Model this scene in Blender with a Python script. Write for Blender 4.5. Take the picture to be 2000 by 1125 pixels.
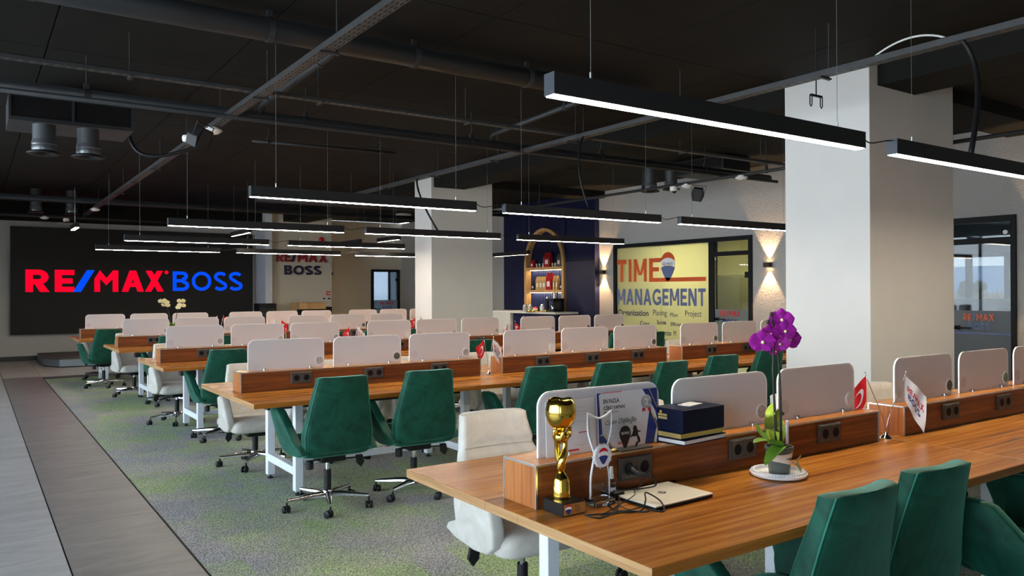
import bpy, math, random
from mathutils import Vector, Matrix, Euler
random.seed(7)
PI = math.pi
for o in list(bpy.data.objects): bpy.data.objects.remove(o)
scn = bpy.context.scene
COL = scn.collection

# ------------------------------------------------------------------ camera
cam_d = bpy.data.cameras.new('camera'); cam = bpy.data.objects.new('camera', cam_d); COL.objects.link(cam)
F_PX, YAW, PIT, ROL = 1534.36, 0.6026422, 0.0037522, -0.0042524
fw = Vector((math.sin(YAW)*math.cos(PIT), math.cos(YAW)*math.cos(PIT), math.sin(PIT)))
r0 = Vector((math.cos(YAW), -math.sin(YAW), 0)); u0 = r0.cross(fw)
rr = r0*math.cos(ROL)+u0*math.sin(ROL); uu = -r0*math.sin(ROL)+u0*math.cos(ROL)
M = Matrix((rr, uu, -fw)).transposed().to_4x4(); M.translation = Vector((0, 0, 1.5))
cam.matrix_world = M
cam_d.sensor_width = 36.0; cam_d.lens = F_PX/2000*36.0; cam_d.clip_start = 0.05; cam_d.clip_end = 900
scn.camera = cam

# ------------------------------------------------------------------ world, light, exposure
vs = scn.view_settings
vs.view_transform = 'Standard'; vs.look = 'None'; vs.gamma = 1.0; vs.use_curve_mapping = False
vs.exposure = 0.62
W = bpy.data.worlds.new('overcast_sky'); scn.world = W; W.use_nodes = True
wn = W.node_tree; wn.nodes.clear()
wo = wn.nodes.new('ShaderNodeOutputWorld'); wb = wn.nodes.new('ShaderNodeBackground')
wt = wn.nodes.new('ShaderNodeTexCoord'); wsx = wn.nodes.new('ShaderNodeSeparateXYZ'); wr = wn.nodes.new('ShaderNodeValToRGB')
wr.color_ramp.elements[0].position = 0.0; wr.color_ramp.elements[0].color = (0.80, 0.88, 0.97, 1)
wr.color_ramp.elements[1].position = 0.5; wr.color_ramp.elements[1].color = (0.60, 0.76, 1.0, 1)
wn.links.new(wt.outputs['Generated'], wsx.inputs[0]); wn.links.new(wsx.outputs['Z'], wr.inputs[0])
wn.links.new(wr.outputs[0], wb.inputs[0]); wn.links.new(wb.outputs[0], wo.inputs[0])
wb.inputs[1].default_value = 7.6

def light(name, kind, loc, rot=(0, 0, 0), energy=10, color=(1, 1, 1), **kw):
    d = bpy.data.lights.new(name, kind); d.energy = energy; d.color = color
    for k, v in kw.items(): setattr(d, k, v)
    o = bpy.data.objects.new(name, d); o.location = loc; o.rotation_euler = rot; COL.objects.link(o)
    return o
def portal(loc, rot, sx, sy):
    o = light('window_portal', 'AREA', loc, rot, 1, shape='RECTANGLE', size=sx, size_y=sy); o.data.cycles.is_portal = True
portal((-3.95, 6, 1.7), (0, -PI/2, 0), 3.0, 16.6)
portal((-3.05, -2.97, 1.75), (PI/2, 0, 0), 1.7, 2.7)
portal((14.6, 5.6, 1.7), (0, PI/2, 0), 1.8, 4.4)

# ------------------------------------------------------------------ material helpers
def nodes(name):
    m = bpy.data.materials.new(name); m.use_nodes = True
    nt = m.node_tree; b = nt.nodes['Principled BSDF']
    return m, nt, b
def setp(b, **kw):
    for k, v in kw.items():
        k = k.replace('_', ' ')
        for i in b.inputs:
            if i.name.lower() == k.lower():
                i.default_value = (*v, 1) if isinstance(v, tuple) and len(v) == 3 and i.type == 'RGBA' else v
def coords(nt, kind='Object', scale=(1, 1, 1), rot=(0, 0, 0)):
    mp = nt.nodes.new('ShaderNodeMapping'); mp.inputs['Scale'].default_value = scale; mp.inputs['Rotation'].default_value = rot
    if kind == 'World':
        g = nt.nodes.new('ShaderNodeNewGeometry'); nt.links.new(g.outputs['Position'], mp.inputs[0])
    else:
        t = nt.nodes.new('ShaderNodeTexCoord'); nt.links.new(t.outputs[kind], mp.inputs[0])
    return mp.outputs[0]
def noise(nt, vec, scale=5, detail=4, rough=0.5, dist=0.0):
    n = nt.nodes.new('ShaderNodeTexNoise'); n.inputs['Scale'].default_value = scale; n.inputs['Detail'].default_value = detail
    n.inputs['Roughness'].default_value = rough; n.inputs['Distortion'].default_value = dist
    nt.links.new(vec, n.inputs['Vector']); return n.outputs['Fac']
def ramp(nt, fac, stops):
    r = nt.nodes.new('ShaderNodeValToRGB'); e = r.color_ramp.elements
    while len(e) < len(stops): e.new(0.5)
    for el, (p, c) in zip(e, stops): el.position = p; el.color = (*c, 1)
    nt.links.new(fac, r.inputs[0]); return r.outputs[0]
def bump(nt, b, fac, strength=0.2, dist=0.01):
    n = nt.nodes.new('ShaderNodeBump'); n.inputs['Strength'].default_value = strength; n.inputs['Distance'].default_value = dist
    nt.links.new(fac, n.inputs['Height']); nt.links.new(n.outputs[0], b.inputs['Normal'])
def mixc(nt, fac, a, b_):
    m = nt.nodes.new('ShaderNodeMix'); m.data_type = 'RGBA'
    for s, v in ((m.inputs[0], fac), (m.inputs[6], a), (m.inputs[7], b_)):
        if hasattr(v, 'is_output'): nt.links.new(v, s)
        else: s.default_value = (*v, 1) if isinstance(v, tuple) else v
    return m.outputs[2]
def plain(name, col, rough=0.5, metal=0.0, vary=0.08, vscale=8, bmp=0.0, **kw):
    m, nt, b = nodes(name); setp(b, roughness=rough, metallic=metal, **kw)
    f = noise(nt, coords(nt), vscale, 3)
    lo = tuple(max(0, c*(1-vary)) for c in col); hi = tuple(min(1, c*(1+vary)) for c in col)
    nt.links.new(ramp(nt, f, [(0.3, lo), (0.7, hi)]), b.inputs['Base Color'])
    if bmp: bump(nt, b, f, bmp)
    return m
def emis(name, col, strength):
    m, nt, b = nodes(name); setp(b, base_color=(0.01, 0.01, 0.01), emission_color=col, emission_strength=strength, roughness=0.8, specular_ior_level=0.0)
    return m
def wood(name, stops, axis='x', rough=0.32, fine=26.0):
    m, nt, b = nodes(name)
    sc = {'x': (0.9, fine, fine), 'z': (fine, fine, 0.9), 'y': (fine, 0.9, fine)}[axis]
    v = coords(nt, 'Object', sc)
    sc2 = {'x': (0.35, 5, 5), 'z': (5, 5, 0.35), 'y': (5, 0.35, 5)}[axis]
    v2 = coords(nt, 'Object', sc2)
    f1 = noise(nt, v, 1.6, 6, 0.62, 0.25); f2 = noise(nt, v2, 1.3, 3, 0.5, 0.4)
    a = nt.nodes.new('ShaderNodeMath'); a.operation = 'MULTIPLY_ADD'; a.inputs[1].default_value = 0.6; nt.links.new(f1, a.inputs[0])
    s = nt.nodes.new('ShaderNodeMath'); s.operation = 'MULTIPLY'; s.inputs[1].default_value = 0.42; nt.links.new(f2, s.inputs[0]); nt.links.new(s.outputs[0], a.inputs[2])
    nt.links.new(ramp(nt, a.outputs[0], stops), b.inputs['Base Color'])
    setp(b, roughness=rough, specular_ior_level=0.32); bump(nt, b, f1, 0.005, 0.0005)
    return m
def velvet(name, lo, hi, sheen, stint):
    m, nt, b = nodes(name)
    f = noise(nt, coords(nt), 6.5, 5, 0.65, 0.8)
    nt.links.new(ramp(nt, f, [(0.30, lo), (0.50, tuple((a+c)/2 for a, c in zip(lo, hi))), (0.68, hi)]), b.inputs['Base Color'])
    setp(b, roughness=0.62, sheen_weight=sheen, sheen_roughness=0.38, sheen_tint=stint, specular_ior_level=0.25)
    bump(nt, b, noise(nt, coords(nt), 260, 2), 0.08, 0.001)
    return m

MT = {}
MT['desk'] = wood('walnut_top', [(0.34, (0.24, 0.070, 0.010)), (0.46, (0.37, 0.125, 0.018)), (0.56, (0.50, 0.195, 0.032)), (0.68, (0.62, 0.28, 0.060))], 'x', 0.26)
MT['desk_edge'] = wood('desk_edge_band', [(0.38, (0.22, 0.105, 0.038)), (0.52, (0.42, 0.235, 0.10)), (0.66, (0.58, 0.36, 0.17))], 'y', 0.4, 40)
MT['box_wood'] = wood('organizer_wood', [(0.36, (0.075, 0.020, 0.006)), (0.5, (0.18, 0.052, 0.013)), (0.66, (0.32, 0.105, 0.026))], 'x', 0.36)
MT['box_end'] = wood('organizer_end_wood', [(0.36, (0.20, 0.058, 0.014)), (0.5, (0.38, 0.13, 0.034)), (0.66, (0.52, 0.21, 0.065))], 'z', 0.4, 40)
MT['oak'] = wood('light_oak', [(0.36, (0.36, 0.20, 0.075)), (0.5, (0.50, 0.30, 0.13)), (0.66, (0.62, 0.40, 0.19))], 'z', 0.45)
MT['green'] = velvet('green_velvet', (0.0012, 0.030, 0.019), (0.006, 0.092, 0.056), 0.35, (0.35, 1.0, 0.75))
MT['green_trim'] = velvet('green_velvet_piping', (0.008, 0.14, 0.085), (0.02, 0.20, 0.13), 0.5, (0.5, 1.0, 0.8))
MT['cream'] = velvet('cream_velvet', (0.47, 0.44, 0.385), (0.62, 0.59, 0.53), 0.25, (1.0, 1.0, 1.0))
MT['cream_trim'] = velvet('cream_velvet_seam', (0.40, 0.37, 0.29), (0.5, 0.47, 0.38), 0.1, (1.0, 1.0, 1.0))
MT['chrome'] = plain('chrome', (0.72, 0.72, 0.73), 0.12, 1.0, 0.02)
MT['alu'] = plain('brushed_aluminium', (0.62, 0.62, 0.60), 0.34, 1.0, 0.04, 40)
MT['blk'] = plain('black_plastic', (0.009, 0.009, 0.010), 0.5, 0, 0.1, specular_ior_level=0.3)
MT['blk_matte'] = plain('black_paint', (0.018, 0.019, 0.021), 0.6, 0, 0.15)
MT['white_steel'] = plain('white_powder_steel', (0.72, 0.76, 0.80), 0.4, 0, 0.03)
MT['socket'] = plain('anthracite_socket', (0.045, 0.043, 0.040), 0.45, 0.0, 0.1)
MT['socket_hole'] = plain('socket_well', (0.012, 0.011, 0.011), 0.7, 0, 0.1, specular_ior_level=0.1)
MT['grey_paint'] = plain('anthracite_pipe_paint', (0.020, 0.022, 0.024), 0.55, 0, 0.15, 3)
MT['tray'] = plain('galvanised_tray_paint', (0.050, 0.051, 0.052), 0.45, 0.35, 0.12, 6)
MT['lamp_body'] = plain('lamp_black_aluminium', (0.010, 0.0105, 0.012), 0.6, 0.0, 0.06)
MT['wire'] = plain('thin_steel_wire', (0.16, 0.155, 0.15), 0.5, 0.3, 0.02)
MT['lamp_end'] = plain('lamp_end_cap', (0.05, 0.058, 0.07), 0.45, 0.2, 0.05)
MT['lamp_light'] = emis('lamp_diffuser', (1.0, 0.85, 0.66), 55.0)
MT['white'] = plain('white_plastic', (0.74, 0.73, 0.70), 0.4, 0, 0.03)
MT['acryl_edge'] = plain('acrylic_edge_glow', (0.93, 0.92, 0.93), 0.25, 0, 0.01)  # light gathered in the acrylic edge, put into a whiter colour
m, nt, b = nodes('frosted_acrylic'); MT['acryl'] = m
setp(b, base_color=(0.68, 0.665, 0.675), roughness=0.5); nt.links.new(mixc(nt, noise(nt, coords(nt), 3, 2), (0.71, 0.685, 0.70), (0.75, 0.725, 0.73)), b.inputs['Base Color'])
tr = nt.nodes.new('ShaderNodeBsdfTranslucent'); tr.inputs[0].default_value = (0.85, 0.82, 0.83, 1)
mx = nt.nodes.new('ShaderNodeMixShader'); mx.inputs[0].default_value = 0.25
nt.links.new(b.outputs[0], mx.inputs[1]); nt.links.new(tr.outputs[0], mx.inputs[2]); nt.links.new(mx.outputs[0], nt.nodes['Material Output'].inputs[0])
MT['badge_back'] = plain('badge_back_seen_through', (0.62, 0.59, 0.61), 0.5, 0, 0.03)
MT['badge_grey'] = plain('badge_grey_print', (0.42, 0.41, 0.40), 0.5, 0, 0.35, 90)
MT['badge_dark'] = plain('badge_dark_print', (0.10, 0.10, 0.09), 0.5, 0, 0.9, 110)
MT['badge_green'] = plain('badge_green_print', (0.16, 0.26, 0.19), 0.5, 0, 0.7, 110)
MT['badge_white'] = plain('badge_white_print', (0.78, 0.78, 0.77), 0.5, 0, 0.12, 90)
MT['red'] = plain('flag_red', (0.72, 0.012, 0.02), 0.6, 0, 0.05)
MT['flag_white'] = plain('flag_white', (0.86, 0.85, 0.86), 0.6, 0, 0.03)
MT['ink_blue'] = plain('print_navy', (0.02, 0.035, 0.20), 0.5, 0, 0.05)
MT['ink_red'] = plain('print_red', (0.62, 0.015, 0.03), 0.5, 0, 0.05)
MT['ink_black'] = plain('print_black', (0.015, 0.015, 0.02), 0.5, 0, 0.05)
MT['navy'] = plain('navy_board', (0.004, 0.007, 0.028), 0.5, 0, 0.12, specular_ior_level=0.15)
MT['gold'] = plain('gold_metal', (0.86, 0.56, 0.10), 0.13, 1.0, 0.03)
MT['gold_leaf'] = plain('gold_foil_print', (0.75, 0.60, 0.22), 0.35, 0.7, 0.05)
MT['paper'] = plain('paper', (0.74, 0.74, 0.76), 0.55, 0, 0.02)
MT['silver'] = plain('silver_laptop_lid', (0.78, 0.73, 0.60), 0.42, 0.2, 0.02)
MT['petal'] = plain('magenta_petal', (0.36, 0.008, 0.33), 0.5, 0, 0.25, 60)
MT['petal_c'] = plain('cream_petal', (0.80, 0.72, 0.42), 0.5, 0, 0.1, 60)
MT['leaf'] = plain('orchid_leaf', (0.16, 0.32, 0.035), 0.4, 0, 0.35, 14)
MT['leaf_y'] = plain('yellow_green_leaf', (0.42, 0.55, 0.06), 0.4, 0, 0.3, 14)
MT['stem'] = plain('dark_stem', (0.02, 0.022, 0.012), 0.5, 0, 0.4)
MT['soil'] = plain('potting_bark', (0.05, 0.05, 0.022), 0.9, 0, 0.6, 60, 0.6)
MT['pot'] = plain('grey_green_pot', (0.10, 0.115, 0.105), 0.4, 0, 0.08)
MT['ribbon'] = plain('satin_ribbon', (0.75, 0.66, 0.58), 0.3, 0.1, 0.08)
MT['ceramic'] = plain('white_ceramic', (0.82, 0.82, 0.81), 0.2, 0, 0.02)
MT['col_white'] = plain('column_plaster', (0.66, 0.655, 0.63), 0.75, 0, 0.02, 3, 0.05)
def plaster(name, col, strength):
    m, nt, b = nodes(name)
    v = coords(nt, 'World'); f = noise(nt, v, 26, 5, 0.6, 1.2); g = noise(nt, v, 0.6, 2)
    nt.links.new(mixc(nt, g, tuple(c*0.96 for c in col), tuple(min(1, c*1.03) for c in col)), b.inputs['Base Color'])
    setp(b, roughness=0.7); bump(nt, b, f, strength, 0.012); return m
MT['wall_beige'] = plaster('beige_wall_paint', (0.64, 0.585, 0.47), 0.08)
MT['wall_grey'] = plaster('grey_led_wall_paint', (0.58, 0.585, 0.57), 0.08)
MT['wall_right'] = plaster('rough_light_plaster', (0.40, 0.39, 0.37), 1.0)
MT['wall_dark'] = plaster('dark_back_wall', (0.42, 0.38, 0.33), 0.1)
MT['room_white'] = plaster('office_white_wall', (0.70, 0.66, 0.44), 0.05)
MT['office_grey'] = plaster('office_grey_wall', (0.45, 0.48, 0.52), 0.05)
MT['blue_panel'] = plain('midnight_blue_panel', (0.004, 0.008, 0.044), 0.45, 0, 0.06)
MT['blue_slat'] = plain('blue_slat', (0.014, 0.026, 0.11), 0.5, 0, 0.08)
MT['screen_black'] = plain('led_wall_black', (0.006, 0.006, 0.0065), 0.6, 0, 0.08)
MT['led_red'] = emis('led_red', (1.0, 0.0, 0.025), 0.66)
MT['led_blue'] = emis('led_blue', (0.0, 0.075, 0.95), 0.66)
MT['bosswall_red'] = plain('sign_red_acrylic', (0.30, 0.012, 0.02), 0.35, 0, 0.05)
MT['bosswall_blue'] = plain('sign_navy_acrylic', (0.012, 0.016, 0.06), 0.35, 0, 0.05)
MT['film_red'] = plain('window_film_orange_red', (0.68, 0.10, 0.02), 0.5, 0, 0.04)
MT['film_blue'] = plain('window_film_blue', (0.11, 0.15, 0.32), 0.5, 0, 0.04)
MT['film_navy'] = plain('window_film_navy', (0.035, 0.045, 0.12), 0.5, 0, 0.04)
MT['frame_black'] = plain('black_door_frame', (0.010, 0.011, 0.013), 0.55, 0, 0.05, specular_ior_level=0.15)
MT['baseboard'] = plain('slate_baseboard', (0.05, 0.055, 0.065), 0.5, 0, 0.05)
MT['stage_edge'] = plain('blue_grey_metal_edge', (0.30, 0.37, 0.43), 0.35, 0.5, 0.05)
MT['stage_top'] = plain('stage_carpet', (0.12, 0.12, 0.125), 0.95, 0, 0.3, 60)
MT['rubber'] = plain('flex_duct', (0.06, 0.065, 0.07), 0.5, 0.3, 0.1)
MT['galv'] = plain('galvanised_duct', (0.16, 0.17, 0.18), 0.35, 0.7, 0.08)
MT['bag_red'] = plain('red_foil_bag', (0.36, 0.012, 0.018), 0.35, 0, 0.25, 30)
MT['bag_kraft'] = plain('kraft_bag', (0.48, 0.32, 0.13), 0.6, 0, 0.1)
MT['jar'] = plain('glass_jar_grey', (0.35, 0.36, 0.34), 0.15, 0, 0.3)
MT['black_film'] = plain('award_black', (0.008, 0.008, 0.009), 0.3, 0, 0.02)
MT['wood_plate'] = wood('plaque_wood', [(0.36, (0.24, 0.085, 0.02)), (0.5, (0.36, 0.15, 0.04)), (0.66, (0.45, 0.2, 0.06))], 'x', 0.35)
MT['cabinet'] = plain('olive_metal_cabinet', (0.085, 0.078, 0.05), 0.5, 0, 0.05)
MT['sconce'] = plain('bronze_sconce', (0.05, 0.025, 0.02), 0.4, 0.4, 0.05)
MT['warm_lamp'] = emis('warm_bulb', (1.0, 0.62, 0.28), 22.0)
MT['led_strip'] = emis('shelf_led_strip', (1.0, 0.80, 0.45), 7.0)
MT['ceil_lamp'] = emis('office_downlight', (1.0, 0.90, 0.48), 60.0)
def glassm(name, tint, rough, refl=0.1, frost=0.0, fcol=(0.8, 0.8, 0.8)):
    m, nt, b = nodes(name); out = nt.nodes['Material Output']
    t = nt.nodes.new('ShaderNodeBsdfTransparent'); t.inputs[0].default_value = (*tint, 1)
    g = nt.nodes.new('ShaderNodeBsdfGlossy'); g.inputs['Roughness'].default_value = rough
    fr = nt.nodes.new('ShaderNodeFresnel'); fr.inputs[0].default_value = 1.45
    a = nt.nodes.new('ShaderNodeMixShader'); nt.links.new(fr.outputs[0], a.inputs[0]); nt.links.new(t.outputs[0], a.inputs[1]); nt.links.new(g.outputs[0], a.inputs[2])
    last = a
    if frost:
        d = nt.nodes.new('ShaderNodeBsdfTranslucent'); d.inputs[0].default_value = (*fcol, 1)
        df = nt.nodes.new('ShaderNodeBsdfDiffuse'); df.inputs[0].default_value = (*[c*0.55 for c in fcol], 1)
        dm = nt.nodes.new('ShaderNodeMixShader'); dm.inputs[0].default_value = 0.35; nt.links.new(d.outputs[0], dm.inputs[1]); nt.links.new(df.outputs[0], dm.inputs[2])
        c = nt.nodes.new('ShaderNodeMixShader'); c.inputs[0].default_value = frost
        nt.links.new(a.outputs[0], c.inputs[1]); nt.links.new(dm.outputs[0], c.inputs[2]); last = c
    nt.links.new(last.outputs[0], out.inputs[0]); return m
MT['glass'] = glassm('clear_glass', (0.80, 0.86, 0.86), 0.02)
MT['glass_dim'] = glassm('dimmed_door_glass', (0.46, 0.48, 0.49), 0.02)  # dark tint added to tone down the bright daylight behind the door
MT['glass_dimmed'] = glassm('dimmed_window_glass', (0.48, 0.49, 0.49), 0.02)  # tint added only to dim the overbright sky outside
MT['glass_clear'] = glassm('window_glass', (0.95, 0.97, 0.97), 0.02)
MT['glass_frost'] = glassm('frosted_glass', (0.90, 0.92, 0.80), 0.25, frost=0.62, fcol=(0.80, 0.80, 0.62))
MT['glass_band'] = glassm('frosted_band', (0.85, 0.9, 0.92), 0.3, frost=0.72, fcol=(0.62, 0.66, 0.70))
m, nt, b = nodes('crystal'); setp(b, base_color=(0.97, 0.98, 1.0), roughness=0.03, transmission_weight=1.0, ior=1.46); MT['crystal'] = m
MT['crystal_edge'] = plain('crystal_edge_glint', (0.86, 0.87, 0.90), 0.12, 0, 0.04)  # bright glint along clear edges, put into a whitish colour
# ceiling paint, carpet, porcelain
m, nt, b = nodes('ceiling_dark_paint'); v = coords(nt, 'World'); setp(b, specular_ior_level=0.15)
f = noise(nt, v, 1.3, 5, 0.6); nt.links.new(ramp(nt, f, [(0.3, (0.0080, 0.0079, 0.0070)), (0.7, (0.0130, 0.0126, 0.0105))]), b.inputs['Base Color'])
setp(b, roughness=0.8); bump(nt, b, noise(nt, v, 18, 4), 0.15, 0.006); MT['ceil'] = m
m, nt, b = nodes('carpet_pile')
p = coords(nt, 'World')
sn = nt.nodes.new('ShaderNodeVectorMath'); sn.operation = 'FLOOR'; s2 = coords(nt, 'World', (4, 1.0, 0)); nt.links.new(s2, sn.inputs[0])
wn_ = nt.nodes.new('ShaderNodeTexWhiteNoise'); nt.links.new(sn.outputs[0], wn_.inputs[0])
pj = nt.nodes.new('ShaderNodeVectorMath'); pj.operation = 'MULTIPLY_ADD'; pj.inputs[1].default_value = (0.30, 0.45, 0); nt.links.new(wn_.outputs['Color'], pj.inputs[0]); nt.links.new(p, pj.inputs[2])
patch = noise(nt, pj.outputs[0], 1.25, 2, 0.5)
streak = noise(nt, coords(nt, 'World', (70, 11, 1)), 1.0, 5, 0.75)
ad = nt.nodes.new('ShaderNodeMath'); ad.operation = 'MULTIPLY_ADD'; ad.inputs[1].default_value = 0.42; nt.links.new(streak, ad.inputs[0]); nt.links.new(patch, ad.inputs[2])
grn = ramp(nt, ad.outputs[0], [(0.60, (0, 0, 0)), (0.86, (0.85, 0.85, 0.85))])
gsep = nt.nodes.new('ShaderNodeRGBToBW'); nt.links.new(grn, gsep.inputs[0])
base2 = noise(nt, pj.outputs[0], 0.8, 2); fine = noise(nt, coords(nt, 'World', (150, 60, 60)), 1.0, 4, 0.8)
greyc = ramp(nt, base2, [(0.35, (0.30, 0.315, 0.34)), (0.5, (0.35, 0.345, 0.34)), (0.65, (0.44, 0.405, 0.37))])
greenc = ramp(nt, streak, [(0.3, (0.20, 0.30, 0.13)), (0.7, (0.42, 0.55, 0.24))])
c1 = mixc(nt, gsep.outputs[0], greyc, greenc)
mul = nt.nodes.new('ShaderNodeMix'); mul.data_type = 'RGBA'; mul.blend_type = 'MULTIPLY'; mul.inputs[0].default_value = 1.0
nt.links.new(c1, mul.inputs[6]); nt.links.new(ramp(nt, fine, [(0.38, (0.25, 0.25, 0.25)), (0.62, (1.8, 1.8, 1.8))]), mul.inputs[7])
nt.links.new(mul.outputs[2], b.inputs['Base Color']); setp(b, roughness=0.95, specular_ior_level=0.1); bump(nt, b, fine, 0.5, 0.004); MT['carpet'] = m
def porcelain(name, lo, hi):
    m, nt, b = nodes(name)
    v = coords(nt, 'World', (1.6, 5.5, 1), (0, 0, 0.25)); f = noise(nt, v, 1.0, 6, 0.62, 1.6)
    nt.links.new(ramp(nt, f, [(0.3, lo), (0.72, hi)]), b.inputs['Base Color']); setp(b, roughness=0.36)
    bump(nt, b, f, 0.04, 0.003); return m
MT['tile_light'] = porcelain('light_grey_porcelain', (0.33, 0.33, 0.325), (0.50, 0.495, 0.48))
MT['tile_dark'] = porcelain('dark_grey_porcelain', (0.16, 0.155, 0.15), (0.26, 0.25, 0.24))
MT['grout'] = plain('grout', (0.06, 0.058, 0.055), 0.9)

# ------------------------------------------------------------------ geometry helpers
class MB:
    def __init__(s): s.v = []; s.f = []
    def add(s, vs, fs, mat=None):
        n = len(s.v)
        s.v += [tuple(mat @ Vector(q)) if mat else tuple(q) for q in vs]
        s.f += [tuple(n+i for i in f) for f in fs]; return s
    def box(s, x0, x1, y0, y1, z0, z1, mat=None):
        vs = [(x0, y0, z0), (x1, y0, z0), (x1, y1, z0), (x0, y1, z0), (x0, y0, z1), (x1, y0, z1), (x1, y1, z1), (x0, y1, z1)]
        return s.add(vs, [(0, 3, 2, 1), (4, 5, 6, 7), (0, 1, 5, 4), (1, 2, 6, 5), (2, 3, 7, 6), (3, 0, 4, 7)], mat)
    def tube(s, pts, r, n=8, mat=None, caps=True):
        pts = [Vector(q) for q in pts]; rs = r if isinstance(r, (list, tuple)) else [r]*len(pts)
        vs = []; fs = []; prev = None
        for i, q in enumerate(pts):
            d = (pts[min(i+1, len(pts)-1)]-pts[max(i-1, 0)]).normalized()
            if prev is None: a = d.orthogonal().normalized()
            else: a = (prev-d*prev.dot(d)).normalized()
            prev = a; b_ = d.cross(a)
            for k in range(n):
                t = 2*PI*k/n; vs.append(q+(a*math.cos(t)+b_*math.sin(t))*rs[i])
        for i in range(len(pts)-1):
            for k in range(n): fs.append((i*n+k, i*n+(k+1) % n, (i+1)*n+(k+1) % n, (i+1)*n+k))
        if caps: fs.append(tuple(range(n-1, -1, -1))); fs.append(tuple((len(pts)-1)*n+k for k in range(n)))
        return s.add(vs, fs, mat)
    def lathe(s, prof, n=20, mat=None):
        vs = []; fs = []
        for r, z in prof:
            for k in range(n): t = 2*PI*k/n; vs.append((r*math.cos(t), r*math.sin(t), z))
        for i in range(len(prof)-1):
            for k in range(n): fs.append((i*n+k, i*n+(k+1) % n, (i+1)*n+(k+1) % n, (i+1)*n+k))
        if prof[0][0] > 1e-4: fs.append(tuple(range(n-1, -1, -1)))
        if prof[-1][0] > 1e-4: fs.append(tuple((len(prof)-1)*n+k for k in range(n)))
        return s.add(vs, fs, mat)
    def prism(s, poly, d0, d1, plane='xz', mat=None):
        n = len(poly); vs = []
        for d in (d0, d1):
            for a, b_ in poly: vs.append({'xz': (a, d, b_), 'xy': (a, b_, d), 'yz': (d, a, b_)}[plane])
        fs = [tuple(range(n)), tuple(range(2*n-1, n-1, -1))]+[(i, n+i, n+(i+1) % n, (i+1) % n) for i in range(n)]
        return s.add(vs, fs, mat)
    def loft(s, secs, mat=None, caps=True):
        n = len(secs[0]); vs = [q for c in secs for q in c]; fs = []
        for i in range(len(secs)-1):
            for k in range(n): fs.append((i*n+k, i*n+(k+1) % n, (i+1)*n+(k+1) % n, (i+1)*n+k))
        if caps: fs.append(tuple(range(n-1, -1, -1))); fs.append(tuple((len(secs)-1)*n+k for k in range(n)))
        return s.add(vs, fs, mat)
    def ball(s, c, r, n=10, m_=6, sc=(1, 1, 1), mat=None):
        prof = [(max(r*math.sin(PI*i/m_), 1e-5), -r*math.cos(PI*i/m_)) for i in range(m_+1)]
        T = Matrix.Translation(c) @ Matrix.Diagonal((*sc, 1))
        return s.lathe(prof, n, (mat @ T) if mat else T)
    def grid(s, fn, nu, nv, mat=None):
        vs = [fn(i/nu, j/nv) for j in range(nv+1) for i in range(nu+1)]
        fs = [(j*(nu+1)+i, j*(nu+1)+i+1, (j+1)*(nu+1)+i+1, (j+1)*(nu+1)+i) for j in range(nv) for i in range(nu)]
        return s.add(vs, fs, mat)
    def mesh(s, name, mat, smooth=False):
        me = bpy.data.meshes.new(name); me.from_pydata(s.v, [], s.f); me.materials.append(mat)
        import bmesh
        bm = bmesh.new(); bm.from_mesh(me); bmesh.ops.recalc_face_normals(bm, faces=bm.faces); bm.to_mesh(me); bm.free()
        if smooth:
            me.polygons.foreach_set('use_smooth', [True]*len(me.polygons))
        me.update(); return me
    def obj(s, name, mat, parent=None, smooth=False, bevel=0, loc=None, seg=2, auto=None):
        m_ = MT[mat] if isinstance(mat, str) else mat
        o = bpy.data.objects.new(name, s.mesh(name, m_, smooth)); COL.objects.link(o)
        if auto is not None: o.data.set_sharp_from_angle(angle=auto)
        if parent: o.parent = parent
        if loc: o.location = loc
        if bevel:
            bv = o.modifiers.new('bevel', 'BEVEL'); bv.width = bevel; bv.segments = seg; bv.limit_method = 'ANGLE'; bv.angle_limit = 0.6
        return o
def tag(o, label=None, cat=None, group=None, kind=None):
    if label: o['label'] = label
    if cat: o['category'] = cat
    if group: o['group'] = group
    if kind: o['kind'] = kind
    return o
def thing(name, loc=(0, 0, 0), rz=0, label=None, cat=None, group=None):
    o = bpy.data.objects.new(name, None); o.location = loc; o.rotation_euler = (0, 0, rz); o.empty_display_size = 0.1
    COL.objects.link(o); return tag(o, label, cat, group)
def kids(o): return [c for c in ALLC.get(o.name, [])]
def copy_tree(o, parent=None):
    c = o.copy(); COL.objects.link(c)
    if parent: c.parent = parent
    for ch in o.children: copy_tree(ch, c)
    return c
def struct(mb, name, mat, parent=None, **kw):
    o = mb.obj(name, mat, parent, **kw)
    if not parent: o['kind'] = 'structure'
    return o
_tc = {}
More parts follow.
